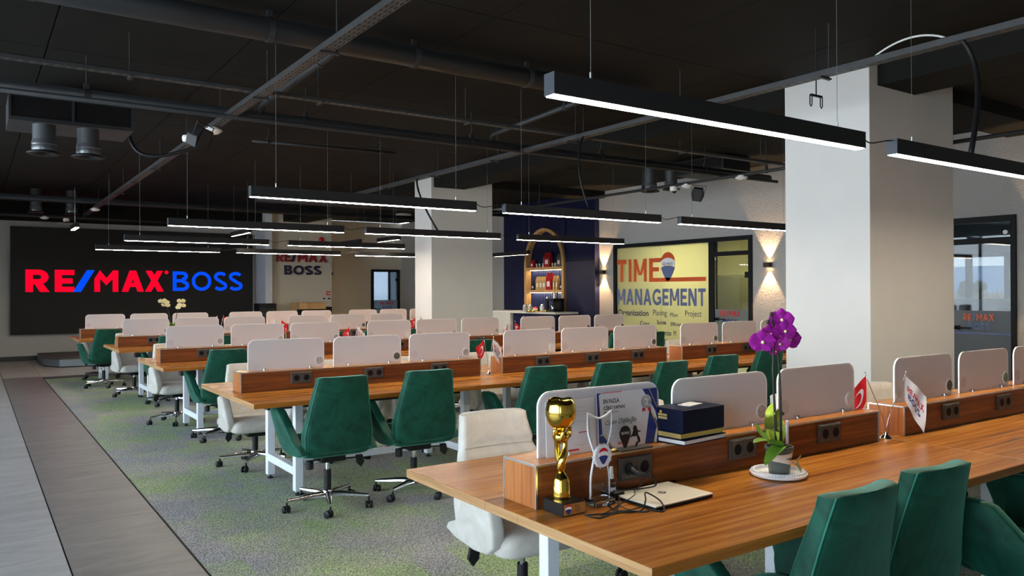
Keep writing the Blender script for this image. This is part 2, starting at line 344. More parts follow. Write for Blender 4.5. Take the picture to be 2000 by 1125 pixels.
def text(s, name, x0, x1, z0, z1, mat, parent=None, plane='xz', at=0.0, depth=0.001, bold=0.0, flip=False, M_=None, shear=0.0):
    """lettering fitted to a rectangle; lies in plane xz (facing -y) / yz (facing -x, reading towards -y) / xy (facing +z)"""
    key = (s, bold, shear)
    if key not in _tc:
        cu = bpy.data.curves.new('lettering', 'FONT'); cu.body = s; cu.offset = bold; cu.resolution_u = 3; cu.shear = shear
        ob = bpy.data.objects.new('lettering', cu); COL.objects.link(ob)
        dg = bpy.context.evaluated_depsgraph_get(); dg.update()
        me = ob.evaluated_get(dg).to_mesh(); vs = [tuple(q.co) for q in me.vertices]; fs = [tuple(p_.vertices) for p_ in me.polygons]
        es = {}
        for f_ in fs:
            for i in range(len(f_)):
                e = (f_[i], f_[(i+1) % len(f_)]); es[tuple(sorted(e))] = es.get(tuple(sorted(e)), []) + [e]
        bd = [e[0] for e in es.values() if len(e) == 1]
        ob.evaluated_get(dg).to_mesh_clear(); bpy.data.objects.remove(ob); _tc[key] = (vs, fs, bd)
    vs, fs, bd = _tc[key]
    ax = [q[0] for q in vs]; ay = [q[1] for q in vs]; mx_, Mx, my, My = min(ax), max(ax), min(ay), max(ay)
    out = []
    for dd in (0, depth):
        for q in vs:
            u_ = (q[0]-mx_)/(Mx-mx_); w_ = (q[1]-my)/(My-my); 
            if flip: u_ = 1-u_
            a = x0+(x1-x0)*u_; c = z0+(z1-z0)*w_
            out.append({'xz': (a, at-dd, c), 'yz': (at-dd, a, c), 'xy': (a, c, at+dd)}[plane])
    n = len(vs); F = [tuple(i+n for i in f_) for f_ in fs]+[tuple(reversed(f_)) for f_ in fs]+[(a, b_, b_+n, a+n) for a, b_ in bd]
    mb = MB(); mb.add(out, F, M_)
    return mb.obj(name, mat, parent)
def _path(pts, t):
    out = []; n = len(pts); L = []
    for i in range(n):
        a = Vector(pts[max(i-1, 0)]+(0,)) if len(pts[0]) == 2 else Vector(pts[max(i-1, 0)])
        c = Vector(pts[min(i+1, n-1)]+(0,)); d = (c-a); d = d/(d.length or 1); nx, ny = -d.y*t/2, d.x*t/2
        L.append(((pts[i][0]+nx, pts[i][1]+ny), (pts[i][0]-nx, pts[i][1]-ny)))
    for i in range(n-1): out.append([L[i][0], L[i+1][0], L[i+1][1], L[i][1]])
    return out
def _arc(cx, cy, rx, ry, a0, a1, n=10): return [(cx+rx*math.cos(math.radians(a0+(a1-a0)*k/n)), cy+ry*math.sin(math.radians(a0+(a1-a0)*k/n))) for k in range(n+1)]
def glyph(ch, t):
    """bold letter built from convex quads, cap height 1; returns (width, polygons)"""
    R_ = lambda x0, y0, x1, y1: [(x0, y0), (x1, y0), (x1, y1), (x0, y1)]
    h = t/2
    if ch == 'I': return t, [R_(0, 0, t, 1)]
    if ch == 'T': return 0.72, [R_(0, 1-t, 0.72, 1), R_(0.36-h, 0, 0.36+h, 1)]
    if ch == 'E': return 0.64, [R_(0, 0, t, 1), R_(0, 0, 0.64, t), R_(0, 1-t, 0.64, 1), R_(0, 0.5-h, 0.58, 0.5+h)]
    if ch == 'M':
        w = 0.94; return w, [R_(0, 0, t, 1), R_(w-t, 0, w, 1), [(0, 1), (t*1.15, 1), (w/2+t*0.25, 0.28), (w/2-t*0.55, 0.28)], [(w, 1), (w-t*1.15, 1), (w/2-t*0.25, 0.28), (w/2+t*0.55, 0.28)]]
    if ch == 'N':
        w = 0.80; return w, [R_(0, 0, t, 1), R_(w-t, 0, w, 1), [(0, 1), (t*1.25, 1), (w, 0), (w-t*1.25, 0)]]
    if ch == 'A':
        w = 0.88; q = t*1.1; return w, [[(0, 0), (q, 0), (w/2+q*0.5, 1), (w/2-q*0.5, 1)], [(w, 0), (w-q, 0), (w/2-q*0.5, 1), (w/2+q*0.5, 1)], R_(0.20, 0.22, w-0.20, 0.22+t*0.85)]
    if ch == 'X':
        w = 0.86; q = t*1.22; return w, [[(0, 0), (q, 0), (w-0.03, 1), (w-0.03-q, 1)], [(w, 0), (w-q, 0), (0.03, 1), (0.03+q, 1)]]
    if ch == '/': return 0.66, [[(0, 0), (t*1.3, 0), (0.66, 1), (0.66-t*1.3, 1)]]
    if ch == 'R': return 0.74, [R_(0, 0, t, 1), R_(0, 1-t, 0.42, 1), R_(0, 0.34, 0.42, 0.34+t)]+_path(_arc(0.40, 0.67, 0.33-h, 0.33-h, -90, 90), t)+[[(0.28, 0.36), (0.28+t*1.2, 0.36), (0.76, 0), (0.76-t*1.3, 0)]]
    if ch == 'B': return 0.74, [R_(0, 0, t, 1), R_(0, 1-t, 0.42, 1), R_(0, 0, 0.44, t), R_(0, 0.52-h, 0.44, 0.52+h)]+_path(_arc(0.42, 0.76-h*0.0, 0.27-h, 0.24-h+0.0, -90, 90), t)+_path(_arc(0.44, 0.26+h*0.15, 0.30-h, 0.26-h*0.85, -90, 90), t)
    if ch == 'O': return 1.02, _path(_arc(0.51, 0.5, 0.51-h, 0.5-h, 0, 360, 28), t)
    if ch == 'G': return 0.92, _path(_arc(0.50, 0.5, 0.50-h, 0.5-h, 40, 330, 24), t)+[R_(0.92-t, 0.12, 0.92, 0.52), R_(0.52, 0.52-t*0.8, 0.92, 0.52)]
    if ch == 'S': return 0.74, _path(_arc(0.37, 0.74, 0.30-h*0.3, 0.26-h, 25, 235, 14)[:-1]+_arc(0.37, 0.26, 0.32-h*0.3, 0.26-h, 70, -155, 16), t)
    return 0.4, []
def stroke_polys(s, t=0.2, gap=0.10):
    x = 0; out = []
    for ch in s:
        if ch == ' ': x += 0.4; continue
        w_, P_ = glyph(ch, t); out += [[(a+x, b_) for a, b_ in p_] for p_ in P_]; x += w_+gap
    x -= gap; return [[(a/x, b_) for a, b_ in p_] for p_ in out]
def sign(s, name, x0, x1, z0, z1, mat, parent=None, plane='xz', at=0.0, depth=0.001, t=0.2, gap=0.10, M_=None):
    mb = MB()
    for k, p_ in enumerate(stroke_polys(s, t, gap)):
        e = 1.0+0.02*(k % 5)
        mb.prism([(x0+(x1-x0)*a, z0+(z1-z0)*b_) for a, b_ in p_], at, at-depth*e if plane != 'xy' else at+depth*e, plane, M_)
    return mb.obj(name, mat, parent)
ORD = ['first', 'second', 'third', 'fourth', 'fifth', 'sixth', 'seventh', 'eighth', 'ninth']
ROWN = ['front desk row', 'second desk row from front', 'middle desk row', 'fourth desk row from front', 'farthest desk row']

# ================================================================== SETTING
CZ = 3.50
# ---- floor: grout bed, porcelain tiles, carpet tiles
fl = struct(MB().box(-4.2, 10.5, -3.2, 21.2, -0.12, -0.006), 'floor', 'grout')
tl = MB().box(0, 0.586, 0, 2.635, -0.006, 0.0).mesh('floor_tile', MT['tile_light']); td = MB().box(0, 0.586, 0, 2.635, -0.006, 0.0).mesh('floor_tile', MT['tile_dark'])
def place(me, name, parent, x, y, z=0, **kw):
    o = bpy.data.objects.new(name, me); COL.objects.link(o); o.parent = parent; o.location = (x, y, z)
    for k, v in kw.items(): o[k] = v
    return o
for k in range(6):
    place(td, 'floor_tile', fl, 0.446, 0.54+k*2.64)
for i in range(6):
    for k in range(8):
        if k > 5 and i > 2: continue
        place(tl, 'floor_tile', fl, 0.440-0.59*(i+1), 0.54+k*2.64 - (0.0 if i % 2 == 0 else 1.32))
for i in range(17):
    place(tl, 'floor_tile', fl, 0.446+0.59*i, 16.38); 
    if i < 4: place(tl, 'floor_tile', fl, 0.446+0.59*i, 19.02)
MB().box(-4.2, 1.03, -3.2, -0.80, -0.006, -0.0002).box(2.81, 10.5, 19.03, 21.2, -0.006, -0.0002).obj('floor_field', 'tile_light', fl)['kind'] = 'stuff'
trim = struct(MB().box(1.034, 1.042, -3.0, 15.84, -0.006, 0.004).box(1.034, 10.4, 15.84, 15.848, -0.006, 0.004), 'trim_1', 'frame_black')
ct = MB().box(0.0, 0.499, 0.0, 0.499, -0.006, 0.003).mesh('carpet_tile', MT['carpet'])
cmb = MB(); nc = 0
for j in range(38):
    for i in range(19):
        x = 1.042+0.5*i; y = 15.83-0.5*(j+1)
        if i < 10 and y > 1.3: place(ct, 'carpet_tile', fl, x, y); nc += 1
        else: cmb.box(x, min(x+0.499, 10.49), y, y+0.499, -0.006, 0.003)
cmb.obj('carpet_field', 'carpet', fl)['kind'] = 'stuff'
# ---- ceiling: slab and formwork panels
ce = struct(MB().box(-4.2, 10.5, -3.2, 21.2, CZ+0.02, CZ+0.3), 'ceiling', 'ceil')
cp = MB().box(0.005, 1.325, 0.005, 2.615, CZ, CZ+0.02).mesh('ceiling_panel', MT['ceil'])
for i in range(11):
    for j in range(9):
        if 0.51+1.33*(i-3) > 10.4 or 4.65+2.62*(j-2.95) > 20.9: continue
        place(cp, 'ceiling_panel', ce, 0.51+1.33*(i-3), 4.65+2.62*(j-2.95))
# ---- beams
struct(MB().box(6.55, 7.16, -3.1, 21.0, 3.29, CZ+0.02), 'beam_long', 'ceil')
struct(MB().box(7.16, 10.5, 3.95, 4.5, 3.36, CZ+0.02), 'beam_cross', 'ceil')
struct(MB().box(7.16, 10.5, 11.95, 12.45, 3.36, CZ+0.02), 'beam_cross', 'ceil')
struct(MB().box(-4.1, 6.2, 19.9, 20.5, 3.10, CZ+0.02), 'beam_rear', 'ceil')
# ---- columns
struct(MB().box(6.42, 7.86, 3.85, 4.71, 0, CZ+0.02), 'column_front', 'col_white', bevel=0.006)
struct(MB().box(6.50, 7.75, 11.88, 12.49, 0, CZ+0.02), 'column_rear', 'col_white', bevel=0.006)
# ---- rear walls
struct(MB().box(-4.1, 6.05, 20.5, 20.7, 0, CZ), 'wall_back', 'wall_grey')
bw = struct(MB().box(6.22, 7.84, 19.8, 20.7, 0, CZ), 'wall_sign', 'wall_beige')
struct(MB().box(6.05, 6.22, 19.66, 20.7, 0, CZ), 'pilaster_slim', 'white_steel')
struct(MB().box(7.84, 9.5, 21.0, 21.2, 0, CZ).box(9.5, 10.4, 21.0, 21.2, 2.14, CZ).box(10.4, 10.5, 21.0, 21.2, 0, CZ).box(7.84, 8.0, 20.7, 21.0, 0, CZ), 'wall_back_recess', 'wall_beige')
struct(MB().box(8.5, 8.6, 21.2, 25.0, 0, 2.8).box(12.0, 12.1, 21.2, 25.0, 0, 2.8).box(8.5, 12.1, 21.2, 25.0, 2.8, 2.9).box(8.6, 12.0, 24.9, 25.0, 0, 0.7), 'wall_rear_office', 'office_grey')
struct(MB().box(8.5, 12.1, 21.2, 25.0, -0.1, 0), 'floor_rear_office', 'tile_dark')
w = thing('window_5', (10.3, 24.95, 0)); w['kind'] = 'structure'
MB().box(-1.7, -1.64, -0.03, 0.03, 0.7, 2.8).box(1.64, 1.7, -0.03, 0.03, 0.7, 2.8).box(-0.03, 0.03, -0.03, 0.03, 0.7, 2.8).obj('window_frame', 'frame_black', w)
for x in (-1.63, 0.04): MB().box(x, x+1.59, -0.004, 0.004, 0.7, 2.8).obj('pane', 'glass_band', w)
struct(MB().box(-4.1, 6.05, 20.48, 20.5, 0, 0.10), 'baseboard_back', 'baseboard')
struct(MB().box(6.22, 7.84, 19.78, 19.8, 0, 0.10), 'baseboard_sign', 'baseboard')
struct(MB().box(3.195, 3.205, 20.494, 20.501, 0.1, 0.58), 'trim_2', 'wall_grey')
# rear glass door (recess)
def glass_door(name, plane_y, x0, x1, z1, text_y=None):
    d = thing(name, (0, 0, 0)); d['kind'] = 'structure'
    y = plane_y
    MB().box(x0, x0+0.07, y-0.06, y, 0, z1-0.07).box(x1-0.07, x1, y-0.06, y, 0, z1-0.07).box(x0, x1, y-0.06, y, z1-0.07, z1).obj('door_frame', 'frame_black', d)
    MB().box(x0+0.07, x1-0.07, y-0.035, y-0.025, 0.01, z1-0.07).obj('glass_leaf', 'glass_dim', d); MB().box(x0+0.07, x1-0.07, y-0.040, y-0.036, 0.01, 1.25).obj('frosted_band', 'glass_band', d)
    MB().box(x0+0.08, x0+0.12, y-0.085, y-0.02, 0.97, 1.02).box(x0+0.08, x0+0.26, y-0.085, y-0.07, 0.985, 1.005).obj('door_handle', 'frame_black', d)
    MB().box(x1-0.13, x1-0.07, y-0.05, y-0.01, 1.80, 1.88).obj('hinge', 'frame_black', d)
    return d
d1 = glass_door('door_1', 21.0, 9.50, 10.40, 2.14)
sign('RE/MAX', 'door_lettering', 9.78, 10.20, 1.12, 1.20, 'ink_red', d1, at=20.955)
sign('BOSS', 'door_lettering', 9.84, 10.14, 0.99, 1.07, 'film_blue', d1, at=20.955)
MB().box(9.57, 10.33, 20.955, 20.962, 0.90, 0.92).obj('door_stripe', 'film_blue', d1)
# ---- left wall with its long window band, front wall (behind the camera) with an added fill window
wl = struct(MB().box(-4.2, -4.0, -3.2, 21.2, 0, 0.25).box(-4.2, -4.0, -3.2, 21.2, 3.15, CZ).box(-4.2, -4.0, -3.2, -2.3, 0.25, 3.15).box(-4.2, -4.0, 14.3, 21.2, 0.25, 3.15), 'wall_left', 'wall_grey')
w = thing('window_1', (-4.1, 6, 0)); w['kind'] = 'structure'
fm = MB()
for k in range(13): fm.box(-0.04, 0.04, -8.3+k*16.6/12-0.03, -8.3+k*16.6/12+0.03, 0.25, 3.15)
fm.box(-0.04, 0.04, -8.3, 8.3, 0.25, 0.31).box(-0.04, 0.04, -8.3, 8.3, 3.09, 3.15); fm.obj('window_frame', 'frame_black', w)
for k in range(12): MB().box(-0.005, 0.005, -8.27+k*16.6/12, -8.33+(k+1)*16.6/12, 0.31, 3.09).obj('pane', 'glass_clear', w)
struct(MB().box(-4.2, -2.2, -3.2, -3.0, 0, 0.4).box(-4.2, -2.2, -3.2, -3.0, 3.1, CZ).box(-4.2, -3.9, -3.2, -3.0, 0.4, 3.1).box(-2.2, 10.5, -3.2, -3.0, 0, CZ), 'wall_front', 'wall_dark')
w = thing('fill_window_2', (-3.05, -3.1, 0)); w['kind'] = 'structure'  # unseen window, added for cool light on the near divider faces
MB().box(-0.85, -0.79, -0.04, 0.04, 0.46, 3.04).box(0.79, 0.85, -0.04, 0.04, 0.46, 3.04).box(-0.85, 0.85, -0.04, 0.04, 0.4, 0.46).box(-0.85, 0.85, -0.04, 0.04, 3.04, 3.1).obj('window_frame', 'frame_black', w)
MB().box(-0.79, 0.79, -0.005, 0.005, 0.46, 3.04).obj('pane', 'glass_clear', w)
# ---- right wall x=10.5 with openings: glazed office (y 8.33..11.68), glazed door (4.40..5.6)
wr_ = MB()
wr_.box(10.5, 10.7, -3.2, 4.40, 0, CZ).box(10.5, 10.7, 4.40, 5.60, 2.41, CZ).box(10.5, 10.7, 5.60, 8.33, 0, CZ).box(10.5, 10.7, 8.33, 11.68, 2.40, CZ).box(10.5, 10.7, 11.68, 21.2, 0, CZ)
struct(wr_, 'wall_right', 'wall_right')
# glazed office front
gf = thing('window_3', (10.52, 10, 0)); gf['kind'] = 'structure'
f_ = MB(); X0, X1 = -0.05, 0.06
f_.box(X0, X1, -1.67, -1.60, 0, 2.33).box(X0, X1, 1.61, 1.68, 0, 2.33).box(X0, X1, -1.67, 1.68, 2.33, 2.40).box(X0, X1, -0.87, -0.76, 0, 2.33).box(X0, X1, -0.76, 1.61, 0, 0.08).box(X0, X1, -1.60, -0.87, 2.08, 2.15)
f_.obj('window_frame', 'frame_black', gf)
MB().box(-0.004, 0.004, -0.76, 0.42, 0.08, 2.33).obj('pane', 'glass_frost', gf); MB().box(-0.004, 0.004, 0.426, 1.61, 0.08, 2.33).obj('pane', 'glass_frost', gf)
MB().box(-0.004, 0.004, -1.60, -0.87, 2.15, 2.33).obj('transom_pane', 'glass', gf)
dl = MB().box(-0.02, -0.01, -1.59, -0.88, 0.01, 2.07).obj('door_leaf', 'glass', gf)
MB().box(-0.024, -0.021, -1.59, -0.88, 0.55, 1.17).obj('frosted_band', 'glass_band', dl)
MB().box(-0.09, -0.02, -0.97, -0.92, 0.98, 1.03).box(-0.09, -0.075, -1.14, -0.92, 0.995, 1.015).obj('door_handle', 'frame_black', dl)
MB().box(-0.05, 0.0, -1.60, -1.53, 1.70, 1.80).obj('hinge', 'frame_black', dl)
def film(s, y0, y1, z0, z1, mat, bold=0.0, par=None, at=-0.03):
    return text(s, 'film_lettering', y0-10, y1-10, z0, z1, mat, par or gf, 'yz', at, 0.001, bold)
sign('RE/MAX', 'film_lettering', -1.00, -1.42, 1.06, 1.15, 'ink_red', gf, 'yz', -0.03); sign('BOSS', 'film_lettering', -1.06, -1.36, 0.92, 1.01, 'ink_blue', gf, 'yz', -0.03)
sign('TIM', 'film_lettering', 1.59, 0.76, 1.665, 2.10, 'film_red', gf, 'yz', -0.03, 0.001, 0.21, 0.16)
q = MB()
def yz(pts, d0=-0.031, d1=-0.029): return [(a-10, b_) for a, b_ in pts]
for y0, y1, z0, z1 in ((10.70, 10.60, 1.732, 2.10), (10.60, 10.37, 2.02, 2.10), (10.60, 10.44, 1.85, 1.93), (10.70, 9.31, 1.657, 1.732)):
    q.box(-0.032, -0.030, y1-10, y0-10, z0, z1)
q.obj('film_lettering', 'film_red', gf)
sign('MANAGEMENT', 'film_lettering', 1.59, -0.68, 1.22, 1.53, 'film_blue', gf, 'yz', -0.03, 0.001, 0.20, 0.13)
for s_, a, c, z0, z1, bo in (('Organization', 11.56, 10.72, 0.98, 1.13, 0.02), ('Planing', 10.60, 10.25, 1.00, 1.14, 0.0), ('Plan', 10.16, 9.98, 1.02, 1.09, 0.0), ('Project', 9.80, 9.42, 1.0, 1.14, 0.0),
        ('Cons', 10.95, 10.70, 0.83, 0.92, 0.02), ('Succes', 10.50, 10.27, 0.87, 0.95, 0.02), ('Efficiency', 10.15, 9.80, 0.83, 0.92, 0.01), ('Economize', 10.52, 10.14, 0.67, 0.77, 0.01), ('M', 10.08, 10.02, 0.67, 0.77, 0.0), ('nce', 10.38, 10.2, 0.50, 0.60, 0.02)):
    film(s_, a, c, z0, z1, 'film_navy', bo)
def balloon(cx, cz, rw, rh, plane, at, parent, dd, reds='film_red', blues='film_blue', whites='flag_white', nm='balloon_emblem', s=-1, M_=None):
    """striped balloon emblem: red cap, white band, blue basket taper. s mirrors the horizontal axis"""
    top = [(cx+s*rw*math.cos(t)*-1, cz+rh*0.36+rh*0.64*math.sin(t)) for t in [PI*i/14 for i in range(15)]]
    band = [(cx-s*rw*1.0, cz+rh*0.40), (cx-s*rw*1.02, cz-rh*0.02), (cx-s*rw*0.6, cz+rh*0.10), (cx, cz+rh*0.14), (cx+s*rw*0.6, cz+rh*0.10), (cx+s*rw*1.02, cz-rh*0.02), (cx+s*rw*1.0, cz+rh*0.40), (cx+s*rw*0.5, cz+rh*0.56), (cx, cz+rh*0.62), (cx-s*rw*0.5, cz+rh*0.56)]
    bot = [(cx-s*rw*1.0, cz-rh*0.08), (cx-s*rw*0.6, cz+rh*0.05), (cx, cz+rh*0.09), (cx+s*rw*0.6, cz+rh*0.05), (cx+s*rw*1.0, cz-rh*0.08), (cx+s*rw*0.75, cz-rh*0.42), (cx+s*rw*0.2, cz-rh*0.95), (cx-s*rw*0.2, cz-rh*0.95), (cx-s*rw*0.75, cz-rh*0.42)]
    for poly, mt, e in ((top, reds, 0), (band, whites, dd*1.2), (bot, blues, 0)):
        mb = MB().prism(poly, at, at-dd-e if plane != 'xy' else at+dd+e, plane, M_); mb.obj(nm, mt, parent)
balloon(10.215-10, 1.93, 0.175, 0.27, 'yz', -0.029, gf, 0.003)
sign('RE/MAX', 'film_lettering', 0.34, 0.09, 1.955, 2.01, 'ink_blue', gf, 'yz', -0.037, 0.001, 0.15)
# interior of the glazed office
rm = MB().box(10.7, 14.0, 12.3, 12.4, 0, 2.7).box(10.7, 14.0, 7.5, 7.6, 0, 2.7).box(13.9, 14.0, 7.6, 12.3, 0, 2.7).box(10.7, 14.0, 7.5, 12.4, 2.7, 2.8)
struct(rm, 'wall_office', 'room_white'); struct(MB().box(10.5, 14.0, 7.5, 12.4, -0.1, 0), 'floor_office', 'tile_light')
cb = thing('metal_cabinet', (12.6, 10.0, 0), 0, 'olive grey two-door metal cabinet inside the glazed office', 'cabinet')
MB().box(-0.1, 0.45, -0.72, 0.85, 0, 1.80).obj('body', 'cabinet', cb, bevel=0.005)
MB().box(-0.12, -0.101, -0.70, -0.02, 0.06, 1.77).obj('door', 'cabinet', cb, bevel=0.004); MB().box(-0.12, -0.101, 0.0, 0.83, 0.06, 1.77).obj('door', 'cabinet', cb, bevel=0.004)
t = thing('office_ceiling_lamp', (11.9, 9.9, 2.66), 0, 'warm ceiling light panel inside the glazed office', 'ceiling light')
MB().box(-0.32, 0.32, -0.32, 0.32, 0.0, 0.04).obj('frame', 'white', t); MB().box(-0.30, 0.30, -0.30, 0.30, -0.012, -0.001).obj('diffuser', 'ceil_lamp', t)
sh = thing('shelf_unit', (13.2, 11.7, 0), 0, 'dark storage unit with a yellow box seen through the frosted glass', 'cabinet')
MB().box(-2.2, -0.4, -0.35, 0.35, 0, 0.72).obj('body', 'blk', sh); MB().box(-1.6, -0.7, -0.3, 0.3, 0.72, 0.95).obj('storage_box', 'bag_kraft', sh)
# glazed door on the right
gd = thing('door_2', (10.52, 4.9, 0)); gd['kind'] = 'structure'
MB().box(-0.05, 0.06, -0.50, -0.44, 0, 2.34).box(-0.05, 0.06, 0.64, 0.70, 0, 2.34).box(-0.05, 0.06, -0.50, 0.70, 2.34, 2.41).box(-0.05, 0.06, -0.44, 0.64, 2.07, 2.14).obj('door_frame', 'frame_black', gd)
MB().box(0.0, 0.008, -0.44, 0.64, 2.14, 2.34).obj('transom_pane', 'glass', gd)
dl = MB().box(-0.012, -0.004, -0.43, 0.63, 0.01, 2.07).obj('door_leaf', 'glass_dim', gd)
MB().box(-0.016, -0.013, -0.43, 0.63, 0.0, 1.225).obj('frosted_band', 'glass_band', dl)
MB().box(-0.022, -0.017, -0.43, 0.63, 0.925, 0.95).obj('door_stripe', 'film_blue', dl)
MB().box(-0.09, -0.02, 0.17, 0.22, 0.98, 1.03).box(-0.09, -0.075, 0.02, 0.22, 0.995, 1.015).obj('door_handle', 'frame_black', dl)
sign('RE', 'film_lettering', 0.13, 0.03, 1.10, 1.185, 'film_red', gd, 'yz', -0.024); sign('/', 'film_lettering', 0.025, -0.025, 1.10, 1.185, 'film_blue', gd, 'yz', -0.024); sign('MAX', 'film_lettering', -0.03, -0.24, 1.10, 1.185, 'film_red', gd, 'yz', -0.024)
sign('BOSS', 'film_lettering', 0.07, -0.19, 0.985, 1.07, 'film_blue', gd, 'yz', -0.024)
MB().tube([(-0.03, -0.375, 2.2), (-0.006, -0.375, 2.2)], 0.028, 16).obj('lock_badge', 'badge_white', gd)
# office behind the right door with the outside window at x=14.6
struct(MB().box(10.7, 14.6, 3.2, 3.3, 0, 2.9).box(10.7, 14.6, 7.3, 7.4, 0, 2.9).box(10.7, 14.7, 3.2, 7.4, 2.65, 2.75).box(14.6, 14.7, 3.2, 7.4, 0, 0.8).box(14.6, 14.7, 3.2, 7.4, 2.12, 2.75), 'wall_side_office', 'office_grey')
struct(MB().box(10.5, 14.7, 3.2, 7.5, -0.1, 0), 'floor_side_office', 'tile_dark')
wv = thing('window_4', (14.65, 5.3, 0)); wv['kind'] = 'structure'
wf = MB()
for y in (-2.1, -0.6, 0.98, 1.62, 2.0): wf.box(-0.05, 0.05, y-0.04, y+0.04, 0.8, 2.12)
wf.box(-0.05, 0.05, -2.1, 2.1, 0.8, 0.86).box(-0.05, 0.05, -2.1, 2.1, 2.06, 2.12).obj('window_frame', 'frame_black', wv)
for y0, y1 in ((-2.06, -0.64), (-0.56, 0.94), (1.02, 1.58), (1.66, 1.96)): MB().box(-0.004, 0.004, y0, y1, 0.86, 2.06).obj('pane', 'glass_dimmed', wv)
MB().box(-0.06, -0.055, -2.06, 1.98, 0.95, 1.33).obj('frosted_band', 'glass_band', wv)
sign('RE/MAX', 'film_lettering', 0.80, 1.22, 1.22, 1.28, 'ink_red', wv, 'yz', -0.062)
sign('BOSS', 'film_lettering', 0.86, 1.14, 1.11, 1.17, 'film_blue', wv, 'yz', -0.062)
MB().box(-0.066, -0.062, -2.06, 1.98, 1.04, 1.06).obj('film_stripe', 'film_blue', wv)
for y, lb in ((6.62, 'grey office chair back behind the glass door, left one'), (6.05, 'grey office chair back behind the glass door, right one')):
    t = thing('visitor_chair', (13.2, y-0.7, 0), 0.3, lb, 'chair')
    MB().box(-0.03, 0.03, -0.22, 0.22, 0.75, 1.16).obj('backrest', 'office_grey', t, bevel=0.02); MB().box(-0.45, 0.0, -0.24, 0.24, 0.42, 0.5).obj('seat', 'office_grey', t, bevel=0.02)
    for a in (-0.4, -0.05):
        for c in (-0.2, 0.2): MB().tube([(a, c, 0), (a, c, 0.43)], 0.012, 6).obj('leg', 'chrome', t)
    MB().box(-0.01, 0.01, -0.03, 0.03, 0.48, 0.78).obj('back_post', 'chrome', t)
# outside
struct(MB().box(15, 700, -300, 400, -0.9, -0.7), 'ground_outside', plain('dry_meadow', (0.30, 0.24, 0.12), 0.95, 0, 0.3, 2))
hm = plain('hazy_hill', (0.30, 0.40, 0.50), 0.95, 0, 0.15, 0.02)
def hillf(u, v):
    y = -150+600*u; h = 13+4*math.sin(u*9+1)+2.5*math.sin(u*23)
    return (430+90*v, y, -1+h*math.sin(PI*min(v*0.5+0.0, 1)))
tag(MB().grid(hillf, 60, 8).obj('far_hills', hm, smooth=True), kind='structure')
bushm = plain('dry_reeds', (0.34, 0.25, 0.11), 0.9, 0, 0.4, 3); treem = plain('dark_tree_crown', (0.07, 0.09, 0.05), 0.9, 0, 0.4, 2)
rs = MB()
for k in range(1500):
    x = random.uniform(24, 44); y = random.uniform(6, 26); h = random.uniform(1.6, 2.5); a = random.uniform(-.3, .3)
    rs.add([(x-0.05, y-0.07, -0.7), (x+0.05, y+0.07, -0.7), (x+a, y+a*0.7, -0.7+h)], [(0, 1, 2)])
tag(rs.obj('reed_field', bushm), 'dry tan reeds in the field beyond the side office window', 'reeds', kind='stuff')
for (x, y, r, lb) in ((120, 48.5, 2.4, 'dark round tree beyond the reeds, left of the window post'), (120, 56.5, 2.0, 'dark round tree beyond the reeds, farther left of the window post')):
    t = thing('distant_tree', (x, y, -0.7), 0, lb, 'tree')
    MB().tube([(0, 0, 0), (0, 0, 1.4)], [0.3, 0.2], 8).obj('trunk', 'stem', t)
    mb = MB()
    for k in range(14): mb.ball((random.uniform(-1, 1)*r*0.6, random.uniform(-1, 1)*r*0.8, 1.2+random.uniform(0.1, 0.8)*r), r*0.38, 8, 5)
    mb.obj('crown', treem, t, smooth=True)
t = thing('distant_house', (130, 42.5, -0.7), 0.3, 'small pale house with red roof out beyond the reeds', 'house')
MB().box(-3, 3, -3, 3, 0, 3.4).obj('wall', 'white', t); MB().prism([(-3.4, 3.4), (3.4, 3.4), (0, 5.2)], -3.3, 3.3, 'xz').obj('roof', 'bosswall_red', t)

# ================================================================== CEILING SERVICES
def tray(name, axis, c, z, a0, a1, wdt=0.13, h=0.055, label='', perf=True):
    t = thing(name, (0, 0, 0), 0, label, 'cable tray'); mb = MB()
    def bx(u0, u1, v0, v1, z0, z1, m_=mb):
        if axis == 'y': m_.box(c+v0, c+v1, u0, u1, z0, z1)
        else: m_.box(u0, u1, c+v0, c+v1, z0, z1)
    hw = wdt/2
    bx(a0, a1, -hw, -hw+0.003, z, z+h); bx(a0, a1, hw-0.003, hw, z, z+h); bx(a0, a1, -hw, -hw+0.012, z+h-0.003, z+h); bx(a0, a1, hw-0.012, hw, z+h-0.003, z+h)
    mb.obj('side_rails', 'tray', t)
    b2 = MB(); rows = 3; sw = 0.009
    edges = [-hw+0.003] + [e for r_ in range(rows) for e in (-hw+wdt*(r_+0.5)/rows-sw/2, -hw+wdt*(r_+0.5)/rows+sw/2)] + [hw-0.003]
    for k in range(0, len(edges), 2): bx(a0, a1, edges[k], edges[k+1], z, z+0.002, b2)
    pitch = 0.075; n = int((a1-a0)/pitch)
    for k in range(n):
        u = a0+k*pitch
        for r_ in range(rows): bx(u+0.042, u+pitch, edges[2*r_+1], edges[2*r_+2], z, z+0.002, b2)
    b2.obj('perforated_base', 'tray', t)
    k = a0+1.0; q = 0
    while k < a1:
        h_ = MB()
        if axis == 'y': h_.tube([(c+hw+0.03, k, z-0.02), (c+hw+0.03, k, CZ)], 0.005, 6).box(c-hw-0.01, c+hw+0.045, k-0.015, k+0.015, z-0.012, z-0.001)
        else: h_.tube([(k, c+hw+0.03, z-0.02), (k, c+hw+0.03, CZ)], 0.005, 6).box(k-0.015, k+0.015, c-hw-0.01, c+hw+0.045, z-0.012, z-0.001)
        h_.obj('hanger', 'grey_paint', t); k += 1.5
    return t
tray('cable_tray', 'y', 1.95, 3.10, 1.0, 18.4, label='long perforated cable tray running away above the left desk ends', wdt=0.085, h=0.045)
